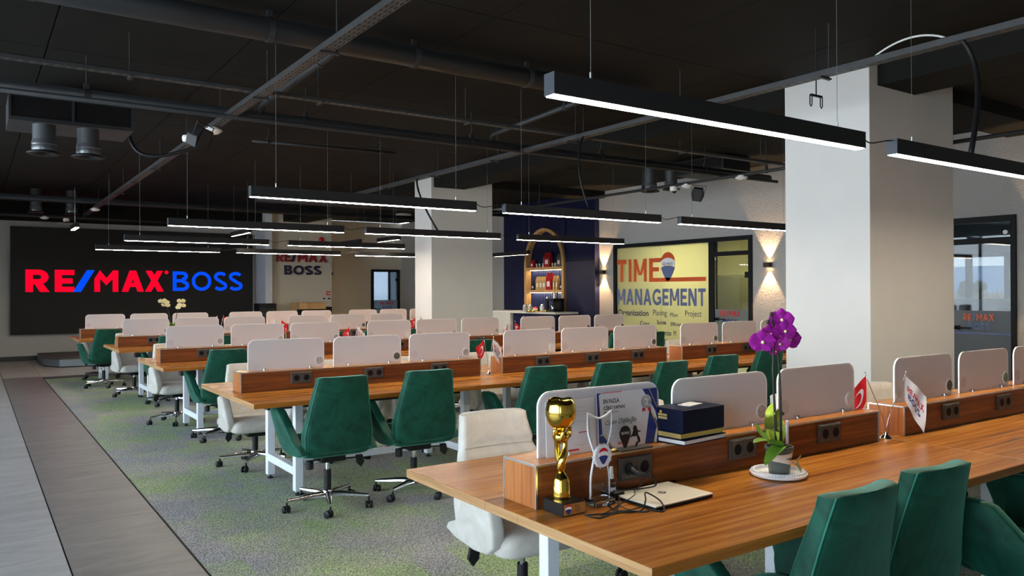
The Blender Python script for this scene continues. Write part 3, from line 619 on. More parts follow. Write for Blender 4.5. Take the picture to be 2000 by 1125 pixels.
tray('cable_tray', 'y', 5.23, 3.085, 1.0, 13.0, label='perforated cable tray running away beside the columns', wdt=0.085, h=0.045)
tray('cable_tray', 'x', 6.54, 3.145, -3.0, 9.2, label='perforated cable tray crossing the room from left to right', wdt=0.075, h=0.03)
def pipe(name, pts, r, mat, label, cat='pipe', hang=None, n=14, clamps=None):
    t = thing(name, (0, 0, 0), 0, label, cat); MB().tube(pts, r, n).obj('tube', mat, t, smooth=True)
    if hang:
        for (x, y, z) in hang:
            MB().tube([(x, y, z), (x, y, CZ)], 0.006, 6).box(x-0.02, x+0.02, y-0.012, y+0.012, z+r, z+r+0.05).obj('hanger', 'grey_paint', t)
            MB().tube([(x-0.02, y, z), (x+0.02, y, z)] if pts[0][1] == pts[-1][1] else [(x, y-0.02, z), (x, y+0.02, z)], r+0.006, n).obj('clamp', 'grey_paint', t)
    return t
pipe('large_duct_pipe', [(-3.5, 5.57, 3.365), (5.4, 5.57, 3.365)], 0.085, 'grey_paint', 'thick dark round duct crossing under the ceiling near the front', 'duct', [(0.3, 5.57, 3.365), (1.75, 5.57, 3.365), (2.9, 5.57, 3.365), (4.0, 5.57, 3.365)], 20)
pipe('sprinkler_pipe', [(-3.5, 7.47, 3.16), (9.8, 7.47, 3.16)], 0.05, 'grey_paint', 'dark round pipe crossing behind the crossing cable tray', 'pipe', [(0.8+1.9*k, 7.47, 3.16) for k in range(5)])
pipe('thin_pipe', [(-3.5, 7.33, 3.095), (9.8, 7.33, 3.095)], 0.022, 'grey_paint', 'thin dark conduit running parallel just below the round pipe')
pipe('branch_pipe', [(2.25, 5.55, 3.34), (2.25, 5.7, 3.30), (2.25, 7.35, 3.26), (2.25, 7.47, 3.18)], 0.032, 'grey_paint', 'short grey branch pipe dropping onto the round pipe', 'pipe', [(2.25, 5.9, 3.29)])
pipe('branch_pipe', [(4.85, 5.9, 3.33), (4.85, 7.4, 3.27), (4.85, 7.47, 3.18)], 0.028, 'grey_paint', 'short branch pipe joining the round pipe near the middle tray', 'pipe', [(4.85, 6.1, 3.32)])
pipe('drain_pipe', [(2.8, 9.6, 3.33), (4.7, 9.6, 3.36)], 0.018, 'grey_paint', 'small conduit hanging above the middle desk rows', 'pipe', [(3.0, 9.6, 3.333), (4.5, 9.6, 3.357)])
pipe('rear_pipe', [(-3.5, 18.2, 3.05), (3.9, 18.2, 3.02)], 0.035, 'blk_matte', 'black pipe running in front of the led wall top', 'pipe', [(-0.5, 18.2, 3.05), (1.9, 18.2, 3.04), (3.7, 18.2, 3.02)])
pipe('rear_duct', [(-3.5, 17.2, 3.28), (10.0, 17.2, 3.28)], 0.06, 'blk_matte', 'dark round duct across the rear of the ceiling', 'duct')
pipe('rear_conduit', [(-3.5, 16.6, 3.20), (10.0, 16.6, 3.20)], 0.02, 'grey_paint', 'thin conduit across the rear of the ceiling')
pipe('rear_duct', [(4.5, 15.2, 3.30), (10.3, 15.2, 3.30)], 0.07, 'blk_matte', 'dark pipe under the ceiling behind the rear column', 'duct')
pipe('side_track', [(8.6, 1.5, 3.06), (8.6, 13.2, 3.06)], 0.022, 'blk_matte', 'black track rail hung parallel to the plastered right wall', 'rail', [(8.6, 8.9, 3.06), (8.6, 6.6, 3.06), (8.6, 11.6, 3.06)])
# air conditioner with two spouts
t = thing('ceiling_air_conditioner', (0.80, 8.5, 3.09), 0, 'dark ducted air conditioner box with two slots, top left', 'air conditioner')
ab = MB().box(-0.52, 0.52, 0.02, 0.65, 0, 0.24); ab.box(-0.52, 0.52, 0, 0.02, 0, 0.035).box(-0.52, 0.52, 0, 0.02, 0.225, 0.26).box(-0.52, -0.50, 0, 0.02, 0.035, 0.225).box(0.50, 0.52, 0, 0.02, 0.035, 0.225).box(-0.012, 0.012, 0, 0.02, 0.035, 0.225)
ab.obj('casing', 'grey_paint', t); MB().box(-0.49, -0.02, 0.012, 0.019, 0.04, 0.22).obj('slot', 'socket_hole', t); MB().box(0.02, 0.49, 0.012, 0.019, 0.04, 0.22).obj('slot', 'socket_hole', t)
for x in (-0.45, 0.45): MB().tube([(x, 0.3, 0.26), (x, 0.3, CZ-3.09)], 0.006, 6).obj('hanger', 'grey_paint', t)
def spout(x, y, z, lab, s=1.0, zt=None):
    t = thing('round_air_spout', (x, y, z), 0, lab, 'air vent')
    MB().lathe([(0.095*s, 0.10*s), (0.095*s, 0.26*s)], 20).obj('flexible_duct', 'rubber', t, smooth=True, auto=0.6)
    MB().lathe([(0.10*s, 0.02*s), (0.105*s, 0.045*s), (0.10*s, 0.07*s), (0.105*s, 0.08*s), (0.098*s, 0.12*s)], 20).obj('collar', 'galv', t, smooth=True, auto=0.6)
    MB().lathe([(0.06*s, 0.03*s), (0.065*s, 0.0), (0.13*s, -0.012*s), (0.145*s, 0.0), (0.12*s, 0.012*s), (0.08*s, 0.03*s)], 24).obj('flange', 'blk', t, smooth=True)
    if zt: MB().lathe([(0.095*s, 0.26*s), (0.095*s, zt-z)], 16).obj('riser', 'rubber', t, smooth=True, auto=0.6)
spout(0.555, 8.42, 2.79, 'left round galvanised air spout under the air conditioner'); spout(0.915, 8.42, 2.79, 'right round galvanised air spout under the air conditioner')
spout(1.02, 17.6, 3.05, 'small round spout above the led wall, left one', 1.0, 3.5); spout(1.62, 17.6, 3.05, 'small round spout above the led wall, right one', 1.0, 3.5)
spout(9.2, 9.35, 3.13, 'round air spout beside the track, left of the camera', 1.1, 3.5); spout(9.2, 8.88, 3.11, 'round air spout beside the track, behind the camera', 1.0, 3.5)
t = thing('fan_coil_unit', (9.3, 8.2, 3.27), 0, 'black fan coil box above the glazed office', 'air conditioner'); MB().box(-0.3, 0.3, -0.55, 0.45, 0, 0.22).obj('casing', 'blk', t, bevel=0.01); MB().box(-0.31, -0.301, -0.5, 0.4, 0.04, 0.18).obj('grille', 'socket_hole', t)
def sensor(x, y, z, lab):
    t = thing('smoke_detector', (x, y, z), 0, lab, 'smoke detector')
    MB().lathe([(0.01, -0.035), (0.05, -0.03), (0.075, -0.012), (0.085, 0.0), (0.08, 0.012)], 24).obj('cover', 'white', t, smooth=True, auto=0.8); MB().lathe([(0.05, 0.012), (0.05, 0.03)], 16).obj('mount', 'white', t)
sensor(1.93, 7.9, 3.065, 'white round smoke detector under the long cable tray, nearer one'); sensor(1.92, 16.6, 3.065, 'white round smoke detector at the far end of the long tray')
sensor(8.6, 7.0, 3.022, 'white oval smoke detector on the track beside the column'); sensor(8.62, 8.0, 3.022, 'white round detector between camera and speaker'); sensor(1.2, 18.2, 3.003, 'small white detector above the led wall')
def camera_dome(x, y, z, lab):
    t = thing('security_camera', (x, y, z), 0, lab, 'camera')
    MB().lathe([(0.055, 0.05), (0.06, 0.0), (0.05, -0.015), (0.04, -0.02)], 18).obj('housing', 'white', t, smooth=True, auto=0.8); MB().ball((0, -0.012, -0.018), 0.034, 12, 8).obj('lens_dome', 'blk', t, smooth=True)
camera_dome(8.6, 8.25, 2.99, 'white dome camera under the track near the right wall'); camera_dome(1.58, 18.2, 2.96, 'white dome camera above the led wall')
def speaker(x, y, z, rz, lab, tilt=0.5):
    t = thing('wall_speaker', (x, y, z), rz, lab, 'speaker'); t.rotation_euler = (tilt, 0.15, rz); t.scale = (0.85, 0.85, 0.85)
    MB().prism([(-0.075, -0.11), (0.075, -0.11), (0.11, 0.0), (0.075, 0.11), (-0.075, 0.11), (-0.11, 0.0)], -0.07, 0.08, 'xz').obj('cabinet', 'blk', t, bevel=0.008); MB().box(-0.062, 0.062, -0.078, -0.071, -0.098, 0.098).obj('grille', 'blk_matte', t)
    MB().tube([(-0.1, 0, 0.0), (-0.12, 0, 0.15), (0.12, 0, 0.15), (0.1, 0, 0.0)], 0.006, 6).obj('bracket', 'blk', t)
speaker(1.66, 7.25, 2.86, 0.6, 'black box speaker tilted below the long cable tray', 0.4); speaker(8.62, 7.8, 2.88, -0.8, 'black hexagonal speaker under the track beside the column', 0.3)
t = tag(MB().lathe([(0.05, -0.03), (0.055, 0.0), (0.05, 0.02)], 16).obj('white_sensor_dome', 'white', smooth=True), 'small white sensor dome beside the tilted black speaker', 'sensor'); t.location = (1.60, 7.42, 2.88)
t = thing('pipe_hanger', (5.29, 3.6, 2.93), 0, 'black rod with two empty clips hanging before the near column', 'hanger')
MB().tube([(0, 0, 0.04), (0, 0, CZ-2.94)], 0.005, 6).obj('rod', 'blk', t)
MB().box(-0.07, 0.07, -0.008, 0.008, 0.035, 0.05).obj('crossbar', 'blk', t)
for x in (-0.065, 0.065): MB().tube([(x-0.013, 0, 0.04), (x-0.013, 0, -0.03), (x, 0, -0.045), (x+0.013, 0, -0.03), (x+0.013, 0, 0.04)], 0.0045, 6).obj('clip', 'blk', t)
def bez(p, n=14):
    out = []
    for i in range(n+1):
        t_ = i/n; a = [Vector(q) for q in p]
        while len(a) > 1: a = [a[k].lerp(a[k+1], t_) for k in range(len(a)-1)]
        out.append(a[0])
    return out
def cable(name, p, r, mat, lab): return tag(MB().tube(bez(p), r, 8).obj(name, mat, smooth=True), lab, 'cable')
cable('power_cable', [(5.2, 2.50, 3.10), (5.33, 2.42, 2.95), (5.15, 2.36, 2.65), (4.92, 2.31, 2.30)], 0.016, 'blk', 'thick black cable looping from the tray down to the front lamp')
cable('power_cable', [(5.2, 6.25, 3.09), (4.98, 6.1, 2.9), (4.95, 6.05, 2.6), (5.08, 6.01, 2.30)], 0.011, 'blk', 'black cable dropping from the middle tray to second row lamps')
cable('power_cable', [(5.2, 9.9, 3.09), (5.0, 9.6, 3.0), (4.85, 9.2, 2.7), (5.05, 9.06, 2.30)], 0.013, 'blk', 'black cable curving in front of the white rear column')
cable('power_cable', [(1.3, 8.6, 3.05), (1.35, 8.5, 2.75), (1.6, 8.4, 2.85), (1.95, 8.3, 3.0)], 0.018, 'blk', 'dark ribbed hose looping from the air conditioner to the tray')
cable('white_cable', [(5.24, 3.12, 3.13), (5.24, 2.95, 3.22), (5.24, 2.75, 3.24), (5.24, 2.58, 3.12)], 0.007, 'white', 'thin white cable arching over the tray at top right')

# ================================================================== PENDANT LAMPS
def make_lamp():
    t = thing('linear_pendant_lamp'); L = 2.0
    MB().box(0.004, L-0.004, -0.030, -0.025, 0, 0.082).box(0.004, L-0.004, 0.025, 0.030, 0, 0.082).box(0.004, L-0.004, -0.025, 0.025, 0.06, 0.082).obj('housing', 'lamp_body', t)
    MB().box(0.005, L-0.005, -0.0248, 0.0248, -0.003, 0.012).obj('diffuser', 'lamp_light', t)
    for x in (0, L-0.004): MB().box(x, x+0.004, -0.0305, 0.0305, 0, 0.0825).obj('end_cap', 'lamp_end', t)
    for x in (0.2, L-0.2):
        MB().tube([(x, 0, 0.10), (x, 0, CZ-2.22)], 0.0013, 5).obj('suspension_wire', 'wire', t); MB().tube([(x, 0, 0.082), (x, 0, 0.115)], 0.005, 8).obj('wire_gripper', 'alu', t)
    return t
lamp0 = make_lamp(); first = True
LR = [(2.30, [1.752, 4.045, 6.36]), (6.0, [1.73, 4.04, 6.34]), (9.06, [1.74, 4.03, 6.33, 8.6]), (11.99, [1.74, 4.04]), (14.7, [1.70, 4.00, 6.32])]  # third lamp of the front row is out of view, added to light the column
RN = ['front lamp row', 'second lamp row from the front', 'middle lamp row', 'fourth lamp row from the front', 'farthest lamp row']
for i, (y, xs) in enumerate(LR):
    for k, x in enumerate(xs):
        if i == 2 and k == 3: continue
        o = lamp0 if first else copy_tree(lamp0); first = False
        o.location = (x, y, 2.22)
        tag(o, 'black linear pendant lamp, %s in the %s' % (['leftmost', 'second from left', 'third from left'][k], RN[i]), 'pendant lamp', 'linear pendant lamps over the desks')
        if k+1 < len(xs) and not (i == 2 and k == 2):
            tag(MB().tube(bez([(x+2.0, y, 2.295), (x+2.1, y, 2.21), (x+2.16, y, 2.30), (xs[k+1], y, 2.29), (xs[k+1]+0.08, y, 2.303)], 10), 0.0035, 6).obj('lamp_link_cable', 'blk', smooth=True), 'cable linking %s to next lamp, %s' % (['leftmost', 'second', 'third'][k], RN[i]), 'cable')
def short_lamp(x, y0, y1, z, lab):
    t = thing('short_pendant_lamp', (x, y0, z), PI/2, lab, 'pendant lamp'); L = y1-y0
    MB().box(0, L, -0.03, -0.024, 0, 0.082).box(0, L, 0.024, 0.03, 0, 0.082).box(0, L, -0.024, 0.024, 0.06, 0.082).box(0, 0.004, -0.03, 0.03, 0, 0.08).box(L-0.004, L, -0.03, 0.03, 0, 0.08).obj('housing', 'lamp_body', t)
    MB().box(0.006, L-0.006, -0.0235, 0.0235, 0.003, 0.012).obj('diffuser', 'lamp_light', t)
    for q in (0.15, L-0.15): MB().tube([(q, 0, 0.08), (q, 0, CZ-z)], 0.0015, 5).obj('suspension_wire', 'wire', t)
t = thing('recess_fill_light', (9.2, 18.3, 3.44), 0, 'round white downlight added to brighten the rear corridor wall', 'ceiling light')  # hidden lamp, added because the recess wall came out too dark
MB().lathe([(0.20, 0.06), (0.20, 0.0), (0.17, 0.0)], 24).obj('ring', 'white', t, smooth=True, auto=0.7); MB().lathe([(0.001, 0.004), (0.168, 0.004), (0.168, 0.008), (0.001, 0.008)], 24).obj('diffuser', 'ceil_lamp', t)
short_lamp(9.35, 12.98, 14.28, 2.24, 'short pendant lamp pointing away before the blue wall')
short_lamp(6.95, 14.0, 15.0, 2.52, 'short bright pendant lamp left of the rear column')
short_lamp(6.3, 14.4, 16.2, 2.45, 'short bright pendant lamp above the wall sign')
short_lamp(4.10, 14.2, 15.4, 2.56, 'short bright pendant lamp above the led wall, right side')
t = thing('spot_lamp', (1.62, 16.6, 2.72), 0, 'bright short lamp hanging below the far end of the long tray', 'pendant lamp')
t.rotation_euler = (0.0, 0.0, PI/2)
MB().box(0, 0.8, -0.035, 0.035, 0, 0.09).obj('housing', 'lamp_body', t); MB().box(0.005, 0.795, -0.03, 0.03, -0.01, -0.001).obj('diffuser', 'lamp_light', t); MB().tube([(0.4, 0, 0.09), (0.4, 0, CZ-2.72)], 0.003, 5).obj('suspension_wire', 'alu', t)

# ================================================================== DESK ROWS
# local origin of a module = its left end, centre line of the bench
def make_desk():
    t = thing('bench_desk'); L = 2.296; z0, z1 = 0.716, 0.75
    for s in (-1, 1):
        y0, y1 = (-0.735, -0.104) if s < 0 else (0.104, 0.715)
        tp = MB().box(0.002, L-0.002, y0, y1, z0, z1).obj('desktop', 'desk', t, bevel=0.0015, seg=1)
        ye = y0 if s < 0 else y1
        MB().box(0.0, 0.002, y0, y1, z0, z1-0.0005).obj('edge_band', 'desk_edge', tp); MB().box(L-0.002, L, y0, y1, z0, z1-0.0005).obj('edge_band', 'desk_edge', tp)
    cc = MB().box(0.002, L-0.002, -0.1025, 0.1025, z0, z1).obj('centre_panel', 'desk', t)
    MB().box(0.0, 0.002, -0.1025, 0.1025, z0, z1-0.0005).obj('edge_band', 'desk_edge', cc)
    for x in (0.40, L-0.46):
        for y in (-0.39, 0.26):
            lg = MB().box(x, x+0.06, y, y+0.06, 0.035, z0).obj('leg', 'white_steel', t, bevel=0.003, seg=1)
            MB().lathe([(0.022, 0), (0.022, 0.012), (0.008, 0.014), (0.008, 0.036)], 10, Matrix.Translation((x+0.03, y+0.03, 0))).obj('levelling_foot', 'blk', lg)
        MB().box(x, x+0.06, -0.33, 0.26, 0.15, 0.21).box(x, x+0.06, -0.33, 0.26, z0-0.045, z0).obj('crossbar', 'white_steel', t, bevel=0.003, seg=1)
    MB().box(0.46, L-0.46, -0.06, -0.02, 0.155, 0.205).obj('stretcher', 'white_steel', t, bevel=0.003, seg=1)
    MB().box(0.30, L-0.3, -0.06, 0.06, 0.60, 0.66).obj('cable_trough', 'blk_matte', t)
    return t
def rrect(x0, x1, z0, z1, r, n=6):
    pts = [(x0, z0), (x1, z0)]
    pts += [(x1-r+r*math.cos(a), z1-r+r*math.sin(a)) for a in [PI/2*i/n for i in range(n+1)]]
    pts += [(x0+r-r*math.sin(a), z1-r+r*math.cos(a)) for a in [PI/2*i/n for i in range(n+1)]]
    return pts
def make_organizer():
    """socket box standing on the centre panel, with three frosted dividers screwed on top; origin left front bottom"""
    t = thing('socket_organizer'); L, D, Hh = 2.10, 0.20, 0.15
    MB().box(0.004, L-0.004, 0.003, D-0.003, 0.0, Hh-0.003).obj('box', 'box_wood', t)
    for x in (0.001, L-0.004): MB().box(x, x+0.003, 0.006, D-0.006, 0.0, Hh-0.004).obj('end_panel', 'box_end', t)
    MB().box(0.004, L-0.004, 0.004, D-0.004, Hh-0.004, Hh).obj('lid', 'desk', t)
    e = MB()
    for x in (-0.001, L-0.006):
        for y in (0.0, D-0.007): e.box(x, x+0.007, y, y+0.007, 0, Hh+0.001)
        e.box(x, x+0.007, 0.0, D, Hh-0.006, Hh+0.001)
    e.box(0, L, -0.001, 0.006, Hh-0.006, Hh+0.001).box(0, L, D-0.006, D+0.001, Hh-0.006, Hh+0.001)
    e.obj('edge_trim', 'alu', t)
    for k in range(3):
        for side in (0, 1):
            x = 0.375+0.61*k; R = Matrix.Identity(4) if side == 0 else Matrix.Translation((L, D, 0)) @ Matrix.Rotation(PI, 4, 'Z')
            pl = MB().box(x, x+0.168, -0.009, 0.0, 0.045, 0.130, R).obj('power_socket', 'socket', t, bevel=0.002, seg=1)
            for h_ in (0, 1):
                xx = x+0.006+0.079*h_
                MB().box(xx, xx+0.077, -0.012, -0.0092, 0.050, 0.125, R).obj('insert', 'socket', pl, bevel=0.0015, seg=1)
                MB().lathe([(0.0005, 0.0002), (0.019, 0.0004), (0.0215, 0.0016), (0.023, 0.0)], 16, R @ Matrix.Translation((xx+0.0385, -0.0121, 0.0875)) @ Matrix.Rotation(PI/2, 4, 'X')).obj('plug_well', 'socket_hole', pl)
    return t
def make_divider(o, k, style):
    x0 = 0.08+0.68*k; y = 0.10
    pa = MB().prism(rrect(x0, x0+0.60, 0.0, 0.235, 0.055), y-0.0035, y+0.0035, 'xz', Matrix.Translation((0, 0, 0.15))).obj('divider', 'acryl', o)
    out = rrect(x0-0.001, x0+0.601, 0.0, 0.236, 0.056)[1:]; out = [(x0+0.601, 0.0)]+out[1:]+[(x0-0.001, 0.0)]
    inn = [(x0+0.594, 0.0)]+rrect(x0+0.006, x0+0.594, 0, 0.229, 0.049)[2:]+[(x0+0.006, 0.0)]
    mb = MB(); n = len(out)
    for i in range(n-1):
        a, b_, c, d = out[i], out[i+1], inn[i+1], inn[i]
        vs = [(q[0], yy, q[1]+0.15) for yy in (y-0.0042, y+0.0042) for q in (a, b_, c, d)]
        mb.add(vs, [(0, 1, 2, 3), (7, 6, 5, 4), (0, 4, 5, 1), (2, 6, 7, 3)])
    mb.obj('painted_edge_light', 'acryl_edge', pa)  # strip carries the edge glow as plain white colour
    for x in (x0+0.12, x0+0.48):
        MB().lathe([(0.009, 0), (0.010, 0.012), (0.008, 0.016), (0.0, 0.017)], 12, Matrix.Translation((x, y-0.02, 0.15))).lathe([(0.007, 0), (0.007, 0.02)], 8, Matrix.Translation((x, y-0.022, 0.162)) @ Matrix.Rotation(-PI/2, 4, 'X')).obj('clamp_screw', 'chrome', pa, smooth=True, auto=0.7)
    Rm = Matrix.Rotation(PI/2, 4, 'X')
    MB().lathe([(0.0005, 0), (0.037, 0), (0.037, 0.003), (0.0005, 0.003)], 24, Matrix.Translation((x0+0.56, y-0.0045, 0.15+0.055)) @ Rm).obj('round_badge', 'badge_white', pa)
    MB().lathe([(0.0005, 0), (0.029, 0), (0.029, 0.001), (0.0005, 0.001)], 24, Matrix.Translation((x0+0.56, y-0.0077, 0.15+0.055)) @ Rm).obj('badge_print', style, pa)
    MB().lathe([(0.0005, 0), (0.034, 0), (0.034, 0.0006), (0.0005, 0.0006)], 24, Matrix.Translation((x0+0.045, y-0.0036, 0.15+0.058)) @ Rm).obj('badge_seen_through', 'badge_back', pa)
desk0 = make_desk(); org0 = make_organizer()
OX = [1.59, 1.64, 1.64, 1.64, 1.48]        # organizer starts
DX = [1.51, 1.55, 1.555, 1.57, 1.395]      # desk row starts
RY = [2.27, 6.03, 9.06, 11.99, 14.80]
NM = [3, 3, 3, 2, 3]
STY = [['badge_grey', 'badge_grey', 'badge_white', 'badge_dark', 'badge_green', 'badge_grey', 'badge_grey', 'badge_dark', 'badge_grey'],
       ['badge_grey', 'badge_dark', 'badge_grey', 'badge_white', 'badge_white', 'badge_dark', 'badge_dark', 'badge_grey', 'badge_grey'],
       ['badge_grey', 'badge_grey', 'badge_grey', 'badge_white', 'badge_grey', 'badge_grey', 'badge_grey', 'badge_dark', 'badge_dark'],
       ['badge_grey', 'badge_grey', 'badge_grey', 'badge_grey', 'badge_dark', 'badge_grey'], ['badge_white']*9]
MN = ['left end', 'middle', 'right end']
first = True
orgs = []
for i in range(5):
    for m_ in range(NM[i]):
        if first: d, g = desk0, org0
        else: d, g = copy_tree(desk0), copy_tree(orig_org)
        if first:
            orig_org = copy_tree(org0)   # pristine template without dividers
        first = False
        d.location = (DX[i]+2.30*m_, RY[i], 0); g.location = (OX[i]+2.33*m_, RY[i]-0.10, 0.7505)
        wh = MN[m_] if NM[i] == 3 else ['left end', 'right end'][m_]
        tag(d, 'walnut-look bench desk on white steel legs, %s of the %s' % (wh, ROWN[i]), 'desk', 'bench desks in five rows')
        tag(g, 'socket box with frosted dividers, %s of the %s' % (wh, ROWN[i]), 'desk organizer', 'socket organizers along the desk rows')
        for k in range(3): make_divider(g, k, STY[i][m_*3+k])
        orgs.append(g)
def rm(o):
    for c in list(o.children): rm(c)
    bpy.data.objects.remove(o)
rm(orig_org)

# ================================================================== OFFICE CHAIRS
def section(w, y0, y1, z, curve, n=6, r=0.03, zt=0.0):
    """rounded-rectangle loop in plan, bent so the sides come forward; y0 rear, y1 front"""
    pts = []; r = min(r, (y1-y0)/2*0.98, w*0.9)
    for cx, cy, a0 in ((w-r, y1-r, 0), (-w+r, y1-r, PI/2), (-w+r, y0+r, PI), (w-r, y0+r, 3*PI/2)):
        for k in range(n): a = a0+PI/2*k/(n-1); pts.append((cx+r*math.cos(a), cy+r*math.sin(a)))
    # densify the two long sides
    out = []
    for i, (x, y) in enumerate(pts):
        out.append((x, y)); x2, y2 = pts[(i+1) % len(pts)]
        if abs(x2-x) > w*0.8:
            for k in range(1, 6): out.append((x+(x2-x)*k/6, y+(y2-y)*k/6))
    return [(x, y+curve*(x/w)**2, z+zt*(x/w)**2) for x, y in out]
def make_chair(kind):
    up, tr_ = (('green', 'green_trim') if kind == 'green' else ('cream', 'cream_trim'))
    t = thing('office_chair')
    # backrest
    secs = []
    NV = 20
    for j in range(NV+1):
        v = j/NV
        z = 0.415+0.515*v
        w_ = 0.234+0.008*math.sin(min(v*3.2, 1)*PI/2)-0.070*max(0, (v-0.25)/0.75)
        yr = -0.245-0.085*v+0.015*math.sin(v*PI); th = 0.105-0.035*v
        if j == 0: w_ -= 0.012; th *= 0.7; yr += 0.015
        if j == NV: w_ -= 0.012; yr += 0.010; th -= 0.02; z -= 0.0
        if j == NV-1: z += 0.018
        groove = 0.014*math.exp(-((v-0.7)/0.03)**2) if kind == 'cream' else 0
        secs.append(section(w_-groove*0.3, yr, yr+th-groove, z+0.0, 0.028, r=0.026))
    b = MB().loft(secs).obj('backrest', up, t, smooth=True, auto=1.0)
    if kind == 'green':
        for s in (-1, 1):
            pts = []
            for j in range(NV+1):
                v = j/NV; w_ = 0.234+0.008*math.sin(min(v*3.2, 1)*PI/2)-0.070*max(0, (v-0.25)/0.75)
                pts.append((s*(w_-0.004), -0.245-0.085*v+0.015*math.sin(v*PI)+0.034, 0.415+0.515*v-0.005))
            MB().tube(pts, 0.0035, 5).obj('piping', tr_, b, smooth=True)
    else:
        mb = MB().tube([(x, -0.2225+0.028*(x/0.21)**2, 0.7755) for x in (-0.185, -0.14, -0.07, 0, 0.07, 0.14, 0.185)], 0.003, 5)
        mb.obj('stitched_seam', tr_, b)
    # seat
    secs = []
    for j, (z, g) in enumerate([(0.385, 0.03), (0.392, 0.012), (0.405, 0.0), (0.455, 0.0), (0.478, 0.010), (0.490, 0.032), (0.494, 0.08)]):
        secs.append(section(0.240-g, -0.22+g, 0.255-g, z, 0.0, r=0.07))
    MB().loft(secs).obj('seat', up, t, smooth=True, auto=1.0)
    # wing armrests
    for s in (-1, 1):
        prof = [(-0.24, 0.42), (-0.16, 0.395), (0.02, 0.383), (0.14, 0.395), (0.205, 0.44), (0.232, 0.52), (0.242, 0.62), (0.240, 0.675), (0.225, 0.697), (0.17, 0.703), (0.10, 0.700), (0.070, 0.688), (0.045, 0.66), (-0.03, 0.57), (-0.10, 0.49), (-0.20, 0.455)]
        def flare(z): return 0.238+0.062*max(0, (z-0.40)/0.29)**1.1
        n = len(prof); vs = []
        cy_, cz_ = 0.07, 0.53
        rings = [(-0.032, 0.93), (-0.027, 0.98), (-0.016, 1.0), (0.016, 1.0), (0.026, 0.98), (0.030, 0.93)]
        lo = []
        for off, sc in rings: lo.append([(s*(flare(z)+off), cy_+(y-cy_)*sc, cz_+(z-cz_)*sc) for y, z in prof])
        MB().loft(lo).obj('armrest', up, t, smooth=True, auto=1.2)
    return t
def make_base(t, lift):
    z = 0.385
    me = MB().box(-0.09, 0.09, -0.12, 0.10, z-0.055, z+0.004).obj('tilt_mechanism', 'blk', t, bevel=0.012)
    MB().tube([(0.0, -0.10, z-0.04), (0.20, -0.10, z-0.045)], 0.006, 6).prism([(0.17, z-0.03), (0.215, z-0.03), (0.228, z-0.08), (0.205, z-0.115), (0.175, z-0.085)], -0.108, -0.088, 'xz').tube([(-0.06, -0.10, z-0.03), (-0.17, -0.10, z-0.03)], 0.006, 6).tube([(-0.165, -0.10, z-0.085), (-0.165, -0.10, z-0.03)], 0.026, 10).obj('control_lever', 'blk', me)
make_base_parts = {}
def build_chair_base():
    t = thing('base_template')
    MB().tube([(0, 0, 0.26), (0, 0, 0.345)], 0.014, 12).obj('gas_piston', 'chrome', t, smooth=True, auto=0.7)
    MB().tube([(0, 0, 0.115), (0, 0, 0.265)], 0.025, 14).obj('column_sleeve', 'blk', t, smooth=True, auto=0.7)
    MB().lathe([(0.03, 0.065), (0.036, 0.075), (0.036, 0.12), (0.028, 0.13)], 16).obj('hub', 'chrome', t, smooth=True, auto=0.7)
    for k in range(5):
        a = PI/2+0.35+2*PI*k/5; R = Matrix.Rotation(a, 4, 'Z')
        secs = []
        for x, w_, zz, h_ in ((0.02, 0.024, 0.098, 0.040), (0.10, 0.020, 0.100, 0.034), (0.29, 0.011, 0.088, 0.020)):
            secs.append([(x, w_, zz-h_/2), (x, w_, zz+h_*0.2), (x, w_*0.5, zz+h_/2), (x, -w_*0.5, zz+h_/2), (x, -w_, zz+h_*0.2), (x, -w_, zz-h_/2)])
        lg = MB().loft(secs, R).obj('leg', 'chrome', t, smooth=True, auto=0.8)
        T = R @ Matrix.Translation((0.288, 0, 0)) @ Matrix.Rotation(random.uniform(0, 6), 4, 'Z')
        c = MB()
        for s in (-1, 1): c.lathe([(0.004, 0), (0.020, 0.001), (0.026, 0.006), (0.026, 0.017), (0.020, 0.021), (0.004, 0.0215)], 16, T @ Matrix.Translation((0.018, s*0.004, 0.026)) @ Matrix.Rotation(-s*PI/2, 4, 'X'))
        c.box(-0.012, 0.018, -0.006, 0.006, 0.03, 0.056, T).tube([(0, 0, 0.05), (0, 0, 0.078)], 0.007, 8, T)
        c.obj('caster', 'blk', lg, smooth=True, auto=0.8)
    return t
CH = {'green': make_chair('green'), 'cream': make_chair('cream')}
for k_ in CH: make_base(CH[k_], 0)
BT = build_chair_base()
def put_chair(kind, x, y, rz, lift, label, brot=None):
    t = thing('office_chair', (x, y, 0), rz, label, 'office chair', ('green' if kind == 'green' else 'cream')+' velvet office chairs at the desk rows')
    for ch in CH[kind].children:
        c = copy_tree(ch, t); c.location.z += lift
    br = random.uniform(0, 2*PI/5) if brot is None else brot
    for ch in BT.children:
        c = copy_tree(ch, t); c.rotation_euler.z = br
        if ch.name.startswith('gas_piston'): c.scale.z = 1.0; c.location.z = lift*0.9
    return t
D = math.radians
